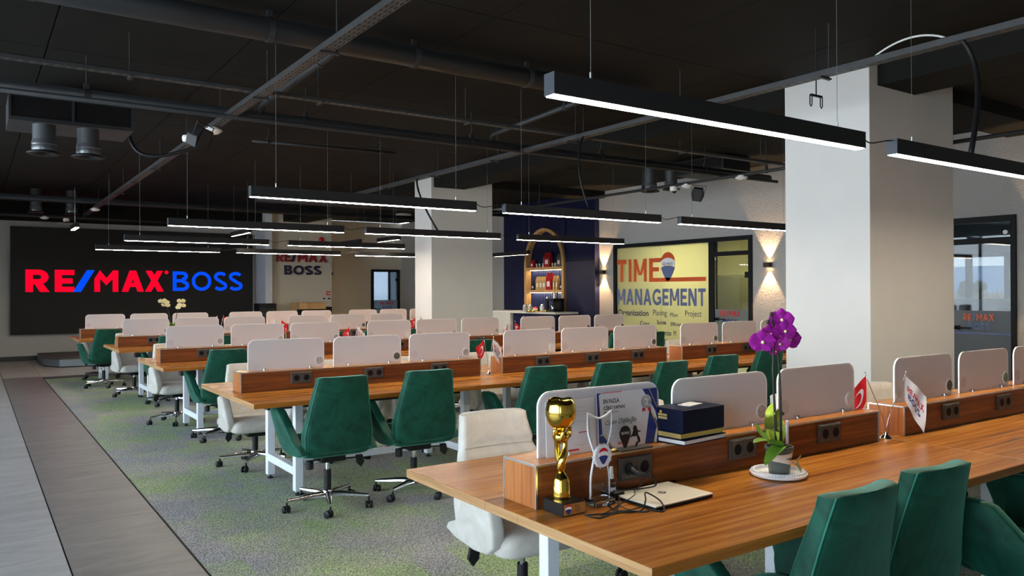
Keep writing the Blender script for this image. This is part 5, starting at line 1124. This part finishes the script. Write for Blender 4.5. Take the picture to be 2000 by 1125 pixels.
for c_, fc, sz in (((-0.115, -0.01, 0.530), (-0.6, -1, 0.05), 0.050), ((-0.072, -0.015, 0.560), (-0.3, -1, 0.3), 0.040), ((0.000, -0.015, 0.615), (-0.7, -1, 0.1), 0.048), ((0.000, -0.03, 0.570), (-0.5, -1, 0.1), 0.046), ((-0.018, -0.02, 0.520), (-0.9, -1, -0.2), 0.038), ((0.042, -0.02, 0.535), (-0.4, -1, 0.0), 0.050), ((-0.02, 0.0, 0.490), (-0.2, -1, -0.4), 0.028), ((-0.020, 0.0, 0.59), (0.5, 1, 0.4), 0.030)):
    flower(t, c_, fc, sz)
mb = MB()
for q in ((-0.055, 0.0, 0.585), (-0.066, 0.0, 0.61), (-0.045, 0.0, 0.64), (-0.10, 0, 0.56)): mb.ball(q, 0.008, 8, 6, (0.9, 0.9, 1.3))
mb.obj('flower_buds', 'stem', t, smooth=True)
leafm(t, [(-0.01, -0.01, 0.105), (-0.06, -0.02, 0.13), (-0.11, -0.03, 0.155), (-0.215, -0.045, 0.150)], 0.034); leafm(t, [(-0.01, -0.02, 0.105), (-0.05, -0.04, 0.12), (-0.10, -0.05, 0.10), (-0.165, -0.06, 0.060)], 0.030)
leafm(t, [(0, 0.02, 0.105), (-0.02, 0.03, 0.17), (-0.025, 0.03, 0.22), (0.0, 0.02, 0.28)], 0.050, 'leaf_y', 0.15); leafm(t, [(0.01, 0.02, 0.105), (0.03, 0.04, 0.15), (0.05, 0.05, 0.19), (0.045, 0.04, 0.25)], 0.036, 'leaf_y', 0.2)
leafm(t, [(0.01, 0.03, 0.105), (0.04, 0.05, 0.13), (0.06, 0.06, 0.15), (0.05, 0.06, 0.18)], 0.042); leafm(t, [(-0.01, 0.02, 0.105), (-0.05, 0.03, 0.13), (-0.085, 0.03, 0.16), (-0.105, 0.03, 0.205)], 0.016)
# cream orchid on the farthest row
t = thing('potted_orchid', (2.86, 14.45, Z), 0, 'cream white orchid on the farthest desk row before the led wall', 'potted plant')
MB().lathe([(0.05, 0), (0.065, 0.11), (0.068, 0.12), (0.058, 0.12)], 20).obj('pot', 'blk', t, smooth=True, auto=0.6)
for s in (-1, 1): MB().tube(bez([(s*0.02, 0, 0.1), (s*0.04, 0, 0.35), (s*0.09, 0, 0.56), (s*0.16, 0, 0.60), (s*0.2-(0.05 if s > 0 else 0), 0, 0.55)], 14), 0.005, 6).obj('flower_stem', 'stem', t, smooth=True)
for c_ in ((-0.20, 0, 0.60), (-0.14, -0.02, 0.61), (-0.10, 0, 0.58), (-0.15, 0, 0.54), (-0.09, -0.02, 0.53), (0.10, 0, 0.60), (0.16, 0, 0.60), (0.10, -0.02, 0.53), (0.17, 0, 0.52), (0.08, 0, 0.49)): flower(t, c_, (random.uniform(-.4, .4), -1, 0.2), 0.042, 'petal_c')
for a in (-1, 1, 0.3, -0.4): leafm(t, [(0, 0, 0.12), (a*0.08, -0.02, 0.22), (a*0.13, -0.03, 0.26), (a*0.18, -0.04, 0.2)], 0.03, 'leaf')
t = thing('pencil_cup', (4.02, 11.6, Z), 0, 'cream pencil cup with sticks on the fourth desk row', 'cup')
MB().lathe([(0.035, 0), (0.038, 0.10), (0.034, 0.10), (0.032, 0.01)], 18).obj('cup', 'ceramic', t, smooth=True, auto=0.6)
for k in range(6): a = k; MB().tube([(0.015*math.cos(a), 0.015*math.sin(a), 0.01), (0.03*math.cos(a), 0.03*math.sin(a), 0.19)], 0.004, 6).obj('pencil', 'ceramic', t)

# ================================================================== REAR OF THE ROOM
# led screen
t = thing('led_screen', (0, 20.42, 0), 0, 'huge black led wall showing red and blue lettering', 'screen')
MB().box(0.70, 5.94, -0.06, 0.06, 0.58, 2.97).obj('screen_panel', 'screen_black', t)
def led(s, x0, x1, z0, z1, mat, bold=0.045): return sign(s, 'lit_lettering', x0, x1, z0, z1, mat, t, 'xz', -0.0605, 0.002, 0.17 if mat == 'led_blue' else 0.235)
led('R', 0.98, 1.43, 1.52, 2.02, 'led_red'); led('E', 1.54, 1.93, 1.52, 2.02, 'led_red')
MB().prism([(1.90, 1.52), (2.06, 1.52), (2.34, 2.02), (2.18, 2.02)], -0.061, -0.063, 'xz').obj('lit_lettering', 'led_blue', t)
MB().prism([(2.33, 1.52), (2.33, 1.82), (2.45, 2.02), (2.58, 1.84), (2.72, 2.02), (2.83, 2.02), (2.83, 1.52), (2.71, 1.52), (2.71, 1.82), (2.58, 1.67), (2.45, 1.82), (2.45, 1.52)], -0.061, -0.063, 'xz').obj('lit_lettering', 'led_red', t)
led('A', 2.90, 3.38, 1.52, 2.02, 'led_red'); led('X', 3.40, 3.82, 1.52, 2.02, 'led_red')
MB().tube([(3.88, -0.061, 1.985), (3.88, -0.063, 1.985)], 0.045, 20).obj('lit_lettering', 'led_red', t)
for s, a, c in (('B', 4.02, 4.40), ('O', 4.46, 4.92), ('S', 4.98, 5.30), ('S', 5.34, 5.68)): led(s, a, c, 1.535, 2.01, 'led_blue', 0.022)
# wall sign
t = thing('wall_sign', (0, 19.80, 0), 0, 'raised red and navy lettering on the beige wall segment', 'sign')
def ws(s, x0, x1, z0, z1, mat, bold=0.04): sign(s, 'raised_lettering', x0, x1, z0, z1, mat, t, 'xz', -0.0, 0.03, 0.23)
ws('RE', 6.37, 6.74, 2.27, 2.52, 'bosswall_red'); ws('/', 6.74, 6.90, 2.27, 2.52, 'bosswall_blue'); ws('MAX', 6.92, 7.72, 2.27, 2.52, 'bosswall_red'); ws('BOSS', 6.57, 7.55, 1.94, 2.18, 'bosswall_blue')
# stage
t = thing('low_stage', (1.2, 18.2, 0), 0, 'low stage platform with grey carpet and metal edge', 'platform')
P_ = [(0.0, 0.5), (0.25, -0.1), (1.30, -0.15), (3.6, -0.4), (4.6, -0.4), (4.6, 2.2), (0.0, 2.2)]
MB().prism(P_, 0.02, 0.155, 'xy').obj('stage_fascia', 'stage_edge', t); MB().prism([(a*0.995+0.01, b_*0.99+0.02) for a, b_ in P_], 0.1552, 0.165, 'xy').obj('stage_carpet', 'stage_top', t)
MB().box(1.0, 4.6, -0.45, -0.10, 0.0, 0.14).obj('lower_step', 'blk', t)
# podium
t = thing('lectern', (6.75, 18.6, 0), 0.15, 'oak-topped lectern with a dark stem beside the wall sign', 'lectern')
MB().box(-0.36, 0.36, -0.25, 0.22, 1.08, 1.24).obj('oak_top', 'oak', t, bevel=0.01); MB().box(-0.22, 0.22, -0.12, 0.12, 0, 1.08).obj('stem', 'blk_matte', t); MB().box(-0.3, 0.3, -0.2, 0.2, 0, 0.04).obj('foot', 'blk', t)
t = thing('side_stand', (7.35, 19.2, 0), 0, 'small black stand between lectern and corridor', 'stand'); MB().box(-0.2, 0.2, -0.15, 0.15, 0.95, 1.12).obj('top', 'blk', t); MB().box(-0.04, 0.04, -0.04, 0.04, 0, 0.95).obj('post', 'blk', t); MB().box(-0.18, 0.18, -0.14, 0.14, 0, 0.03).obj('foot', 'blk', t)
t = thing('flight_case', (5.95, 19.3, 0), 0, 'black speaker case standing left of the slim white pilaster', 'case'); MB().box(-0.22, 0.2, -0.2, 0.25, 0, 1.22).obj('case', 'blk', t, bevel=0.01); MB().box(-0.2, 0.18, -0.21, -0.201, 0.1, 1.1).obj('front_grille', 'blk_matte', t)
t = thing('fire_call_point', (7.74, 19.78, 1.46), 0, 'red fire call point on the beige wall corner', 'alarm'); MB().box(-0.05, 0.05, 0, 0.018, -0.05, 0.05).obj('housing', 'red', t, bevel=0.004); MB().box(-0.03, 0.03, -0.002, -0.0005, -0.02, 0.02).obj('press_window', 'paper', t)
t = thing('thermostat', (7.62, 19.78, 1.31), 0, 'left white wall thermostat below the red call point', 'thermostat'); MB().box(-0.055, 0.055, 0, 0.018, -0.04, 0.04).obj('housing', 'white', t, bevel=0.004); MB().box(-0.035, 0.035, -0.002, -0.0005, -0.01, 0.03).obj('display', 'blk', t)
t = thing('thermostat', (7.76, 19.78, 1.31), 0, 'right white wall thermostat below the red call point', 'thermostat'); MB().box(-0.055, 0.055, 0, 0.018, -0.04, 0.04).obj('housing', 'white', t, bevel=0.004); MB().box(-0.035, 0.035, -0.002, -0.0005, -0.01, 0.03).obj('display', 'blk', t)
t = thing('fire_beacon', (7.55, 19.76, 2.86), 0, 'small red round beacon high above the wall sign', 'alarm'); MB().lathe([(0.07, 0), (0.07, 0.03), (0.04, 0.06), (0.0, 0.065)], 16, Matrix.Rotation(PI/2, 4, 'X') @ Matrix.Translation((0, 0, -0.03))).obj('beacon_body', 'red', t, smooth=True, auto=0.7)
t = thing('access_sensor', (7.78, 19.78, 2.18), 0, 'small white sensor box right of the wall sign', 'sensor'); MB().box(-0.03, 0.03, 0, 0.02, -0.05, 0.05).obj('housing', 'white', t, bevel=0.005)
def sconce(x, y, z, face, lab, e=62):
    t = thing('wall_sconce', (x, y, z), 0, lab, 'wall lamp'); dx, dy = face
    R = Matrix.Rotation(math.atan2(dy, dx), 4, 'Z')
    MB().box(0.0, 0.012, -0.03, 0.03, -0.03, 0.03, R).box(0.012, 0.095, -0.055, -0.050, -0.035, 0.035, R).box(0.012, 0.095, 0.050, 0.055, -0.035, 0.035, R).box(0.090, 0.095, -0.05, 0.05, -0.035, 0.035, R).box(0.012, 0.017, -0.05, 0.05, -0.035, 0.035, R).obj('housing', 'sconce', t)
    MB().box(0.020, 0.088, -0.048, 0.048, -0.012, 0.012, R).obj('bulb', 'warm_lamp', t)
    for s in (1, -1):
        o = light('sconce_beam', 'SPOT', (x+dx*0.055, y+dy*0.055, z+s*0.036), (0 if s < 0 else PI, 0, 0), e, (1.0, 0.60, 0.30), spot_size=1.15, spot_blend=0.35, shadow_soft_size=0.012); o.parent = None
sconce(10.5, 11.98, 1.87, (-1, 0), 'bronze up-down wall lamp left of the glazed office')
sconce(10.5, 8.00, 1.90, (-1, 0), 'bronze up-down wall lamp right of the glazed office')
sconce(10.5, 3.95, 1.90, (-1, 0), 'bronze up-down wall lamp right of the glass door')
sconce(7.84, 20.0, 1.98, (1, 0), 'small wall lamp on the corner beside the wall sign', 40)
# blue panelling with arch shelf on the right wall
t = thing('blue_wall_unit', (10.5, 0, 0), 0, 'midnight blue panelled wall unit with oak arch shelf niche', 'cabinet')
ax0, ax1 = 13.10, 14.54; cy = (ax0+ax1)/2; aw = (ax1-ax0)/2; zs = 2.08; ah = 0.80
for y0, y1, nm in ((12.13, 13.06, 'side_panel'), (14.58, 15.42, 'side_panel')): MB().box(-0.12, 0.0, y0, y1, 0, 3.498).obj(nm, 'blue_panel', t)
# spandrel around the arch
sp = MB(); N = 24
arc = [(cy+(aw+0.02)*math.cos(a), zs+(ah+0.02)*math.sin(a)) for a in [PI*k/N for k in range(N+1)]]
for k in range(N):
    (y0, z0), (y1, z1) = arc[k], arc[k+1]; yy0, yy1 = max(min(y0, y1), 13.06), min(max(y0, y1), 14.58)
    sp.add([(-0.12, y0, z0), (-0.12, y1, z1), (-0.12, y1, 3.498), (-0.12, y0, 3.498), (0, y0, z0), (0, y1, z1), (0, y1, 3.498), (0, y0, 3.498)], [(0, 1, 2, 3), (7, 6, 5, 4), (0, 4, 5, 1)])
sp.obj('arch_panel', 'blue_panel', t)
MB().box(-0.002, 0.0, 13.0, 14.65, 0, 3.0).obj('niche_back', 'blue_panel', t)
for k in range(22): MB().box(-0.010, -0.0025, 13.12+k*0.064, 13.16+k*0.064, 1.10, 2.02).obj('slat', 'blue_slat', t)
arm = MB(); oa = [(cy+(aw+0.0)*math.cos(a), zs+ah*math.sin(a)) for a in [PI*k/N for k in range(N+1)]]; ia = [(cy+(aw-0.075)*math.cos(a), zs+(ah-0.075)*math.sin(a)) for a in [PI*k/N for k in range(N+1)]]
for k in range(N):
    a, b_, c_, d_ = oa[k], oa[k+1], ia[k+1], ia[k]
    arm.add([(x, q[0], q[1]) for x in (-0.16, -0.02) for q in (a, b_, c_, d_)], [(0, 1, 2, 3), (7, 6, 5, 4), (0, 4, 5, 1), (2, 6, 7, 3)])
arm.box(-0.16, -0.02, ax0, ax0+0.075, 0.9, zs).box(-0.16, -0.02, ax1-0.075, ax1, 0.9, zs); arm.obj('oak_arch', 'oak', t)
for z in (2.02, 1.52):
    s_ = MB().box(-0.16, -0.011, ax0+0.075, ax1-0.075, z-0.06, z).obj('shelf', 'oak', t); MB().box(-0.06, -0.04, ax0+0.10, ax1-0.10, z-0.068, z-0.0605).obj('led_strip', 'led_strip', s_)
MB().box(-0.125, -0.121, 12.13, 13.06, 2.12, 2.14).obj('panel_gap', 'blk', t)
for z in (1.95, 1.45): light('shelf_glow', 'AREA', (10.44, cy, z), (0, 0, 0), 2.0, (1, 0.8, 0.5), shape='RECTANGLE', size=0.04, size_y=1.2)
def item(kind, y, z, lab, cat, mat, w_=0.1, h=0.2, d_=0.08, x=10.42):
    t = thing(kind, (x, y, z+0.0005), 0, lab, cat)
    if kind == 'coffee_bag':
        MB().loft([[(-d_/2*s, -w_/2, zz), (d_/2*s, -w_/2, zz), (d_/2*s, w_/2, zz), (-d_/2*s, w_/2, zz)] for zz, s in ((0, 1), (h*0.7, 0.9), (h*0.9, 0.25), (h, 0.1))]).obj('bag', mat, t); MB().box(-d_/2-0.003, -d_/2-0.001, -w_*0.25, w_*0.25, h*0.2, h*0.5).obj('label', 'paper' if mat != 'blk' else 'badge_back', t)
    elif kind == 'glass_jar':
        MB().lathe([(w_/2, 0), (w_/2, h*0.75), (w_*0.4, h*0.85)], 16).obj('jar_body', mat, t, smooth=True, auto=0.7); MB().lathe([(w_*0.42, h*0.85), (w_*0.42, h*0.97), (0.01, h)], 16).obj('lid', 'chrome', t, smooth=True, auto=0.7)
    elif kind == 'cup':
        MB().lathe([(w_*0.35, 0), (w_/2, h), (w_*0.42, h), (w_*0.3, 0.01)], 14).obj('cup_body', mat, t, smooth=True, auto=0.7); MB().lathe([(w_*0.44, h*0.5), (w_*0.51, h*0.72), (w_*0.5, h*0.5)], 14).obj('printed_band', 'badge_back', t)
    return t
item('coffee_bag', 14.30, 2.02, 'small red packet at the left of the upper arch shelf', 'packet', 'bag_red', 0.13, 0.17)
for y, m_, w_ in ((14.16, 'badge_back', 'first'), (14.05, 'leaf_y', 'second'), (13.93, 'paper', 'third'), (13.58, 'leaf_y', 'fourth'), (13.49, 'badge_back', 'fifth'), (13.41, 'paper', 'sixth')):
    item('cup', y, 2.02, 'small cup on the upper arch shelf, %s from the left' % w_, 'cup', m_, 0.045, 0.085)
item('coffee_bag', 13.74, 2.02, 'large red foil bag in the middle of the upper arch shelf', 'bag', 'bag_red', 0.22, 0.32, 0.09); item('coffee_bag', 13.88, 2.02, 'brown bag behind the large red bag, upper arch shelf', 'bag', 'bag_kraft', 0.14, 0.25, 0.05, 10.46); item('coffee_bag', 13.32, 2.02, 'dark brown bag at the right of the upper arch shelf', 'bag', 'cabinet', 0.14, 0.27)
item('coffee_bag', 14.27, 1.52, 'black packet at the left of the middle arch shelf', 'packet', 'blk', 0.13, 0.18)
for y, w_ in ((14.10, 'first'), (13.97, 'second'), (13.85, 'third')): item('coffee_bag', y, 1.52, 'kraft bag with white label, %s of three on the middle arch shelf' % w_, 'bag', 'bag_kraft', 0.125, 0.30)
item('coffee_bag', 13.68, 1.52, 'red foil bag on the middle arch shelf', 'bag', 'bag_red', 0.2, 0.37, 0.09)
for y, w_ in ((13.50, 'left'), (13.40, 'right')): item('coffee_bag', y, 1.52, 'narrow kraft bag, %s one of two on the middle arch shelf' % w_, 'bag', 'bag_kraft', 0.06, 0.31)
item('coffee_bag', 13.24, 1.52, 'black packet at the right of the middle arch shelf', 'packet', 'blk', 0.12, 0.18)
# coffee bar
t = thing('coffee_bar', (0, 0, 0), 0, 'coffee bar counter with blue slatted front under the arch shelf', 'counter')
MB().box(9.72, 10.335, 12.6, 15.6, 1.02, 1.06).obj('worktop', 'white', t, bevel=0.003); MB().box(9.80, 10.335, 12.65, 14.2, 0.0, 1.02).obj('cabinet', 'blue_panel', t); MB().box(9.72, 10.335, 14.2, 15.6, 0.0, 1.02).obj('white_end', 'col_white', t)
for k in range(36): MB().box(9.787, 9.799, 12.66+k*0.043, 12.685+k*0.043, 0.06, 0.98).obj('front_slat', 'blue_slat', t)
def on_bar(kind, x, y, lab, cat): return thing(kind, (x, y, 1.0605), 0, lab, cat)
t = on_bar('brass_tray', 9.95, 13.45, 'round brass tray on the coffee bar', 'tray'); MB().lathe([(0.001, 0), (0.28, 0), (0.29, 0.02), (0.285, 0.02), (0.275, 0.005), (0.001, 0.005)], 28).obj('tray', 'gold', t, smooth=True, auto=0.6)
for k, (x, y, m_, lab) in enumerate(((9.9, 13.9, 'jar', 'grey glass jar left of the brass tray'), (9.95, 13.78, 'jar', 'second grey glass jar left of the brass tray'), (9.92, 13.30, 'ceramic', 'white lidded jar on the brass tray'))):
    t = thing('glass_jar', (x, y, 1.0605+(0.005 if k == 2 else 0)), 0, lab, 'jar'); MB().lathe([(0.045, 0), (0.05, 0.09), (0.04, 0.12)], 16).obj('jar_body', m_, t, smooth=True, auto=0.7); MB().lathe([(0.042, 0.12), (0.042, 0.14), (0.01, 0.155)], 16).obj('lid', 'chrome', t, smooth=True, auto=0.7)
t = thing('sugar_bowl', (9.92, 13.55, 1.0655), 0, 'white bowl with red lid on the brass tray', 'bowl'); MB().lathe([(0.03, 0), (0.06, 0.04), (0.055, 0.06)], 18).obj('bowl', 'ceramic', t, smooth=True, auto=0.7); MB().lathe([(0.055, 0.06), (0.045, 0.085), (0.0, 0.095)], 18).obj('lid', 'red', t, smooth=True, auto=0.7)
t = on_bar('coffee_machine', 10.05, 13.02, 'black and steel coffee machine at the right end of the bar', 'coffee machine')
MB().box(-0.14, 0.14, -0.13, 0.13, 0, 0.05).box(0.04, 0.14, -0.13, 0.13, 0.05, 0.26).box(-0.14, 0.14, -0.13, 0.13, 0.22, 0.28).obj('machine_body', 'blk', t, bevel=0.008); MB().lathe([(0.06, 0.281), (0.065, 0.40), (0.05, 0.41)], 18).obj('steel_tank', 'chrome', t, smooth=True, auto=0.7); MB().lathe([(0.035, 0.0505), (0.04, 0.12), (0.03, 0.14)], 16, Matrix.Translation((-0.06, 0, 0))).obj('steel_jug', 'chrome', t, smooth=True, auto=0.7)
t = on_bar('thermos_flask', 9.97, 13.17, 'tall black flask beside the coffee machine', 'flask')
t.location.y = 13.19; MB().lathe([(0.035, 0), (0.037, 0.25), (0.03, 0.27)], 16).obj('flask_body', 'blk', t, smooth=True, auto=0.7); MB().lathe([(0.028, 0.27), (0.028, 0.31), (0.0, 0.315)], 16).obj('cap', 'chrome', t, smooth=True, auto=0.7)
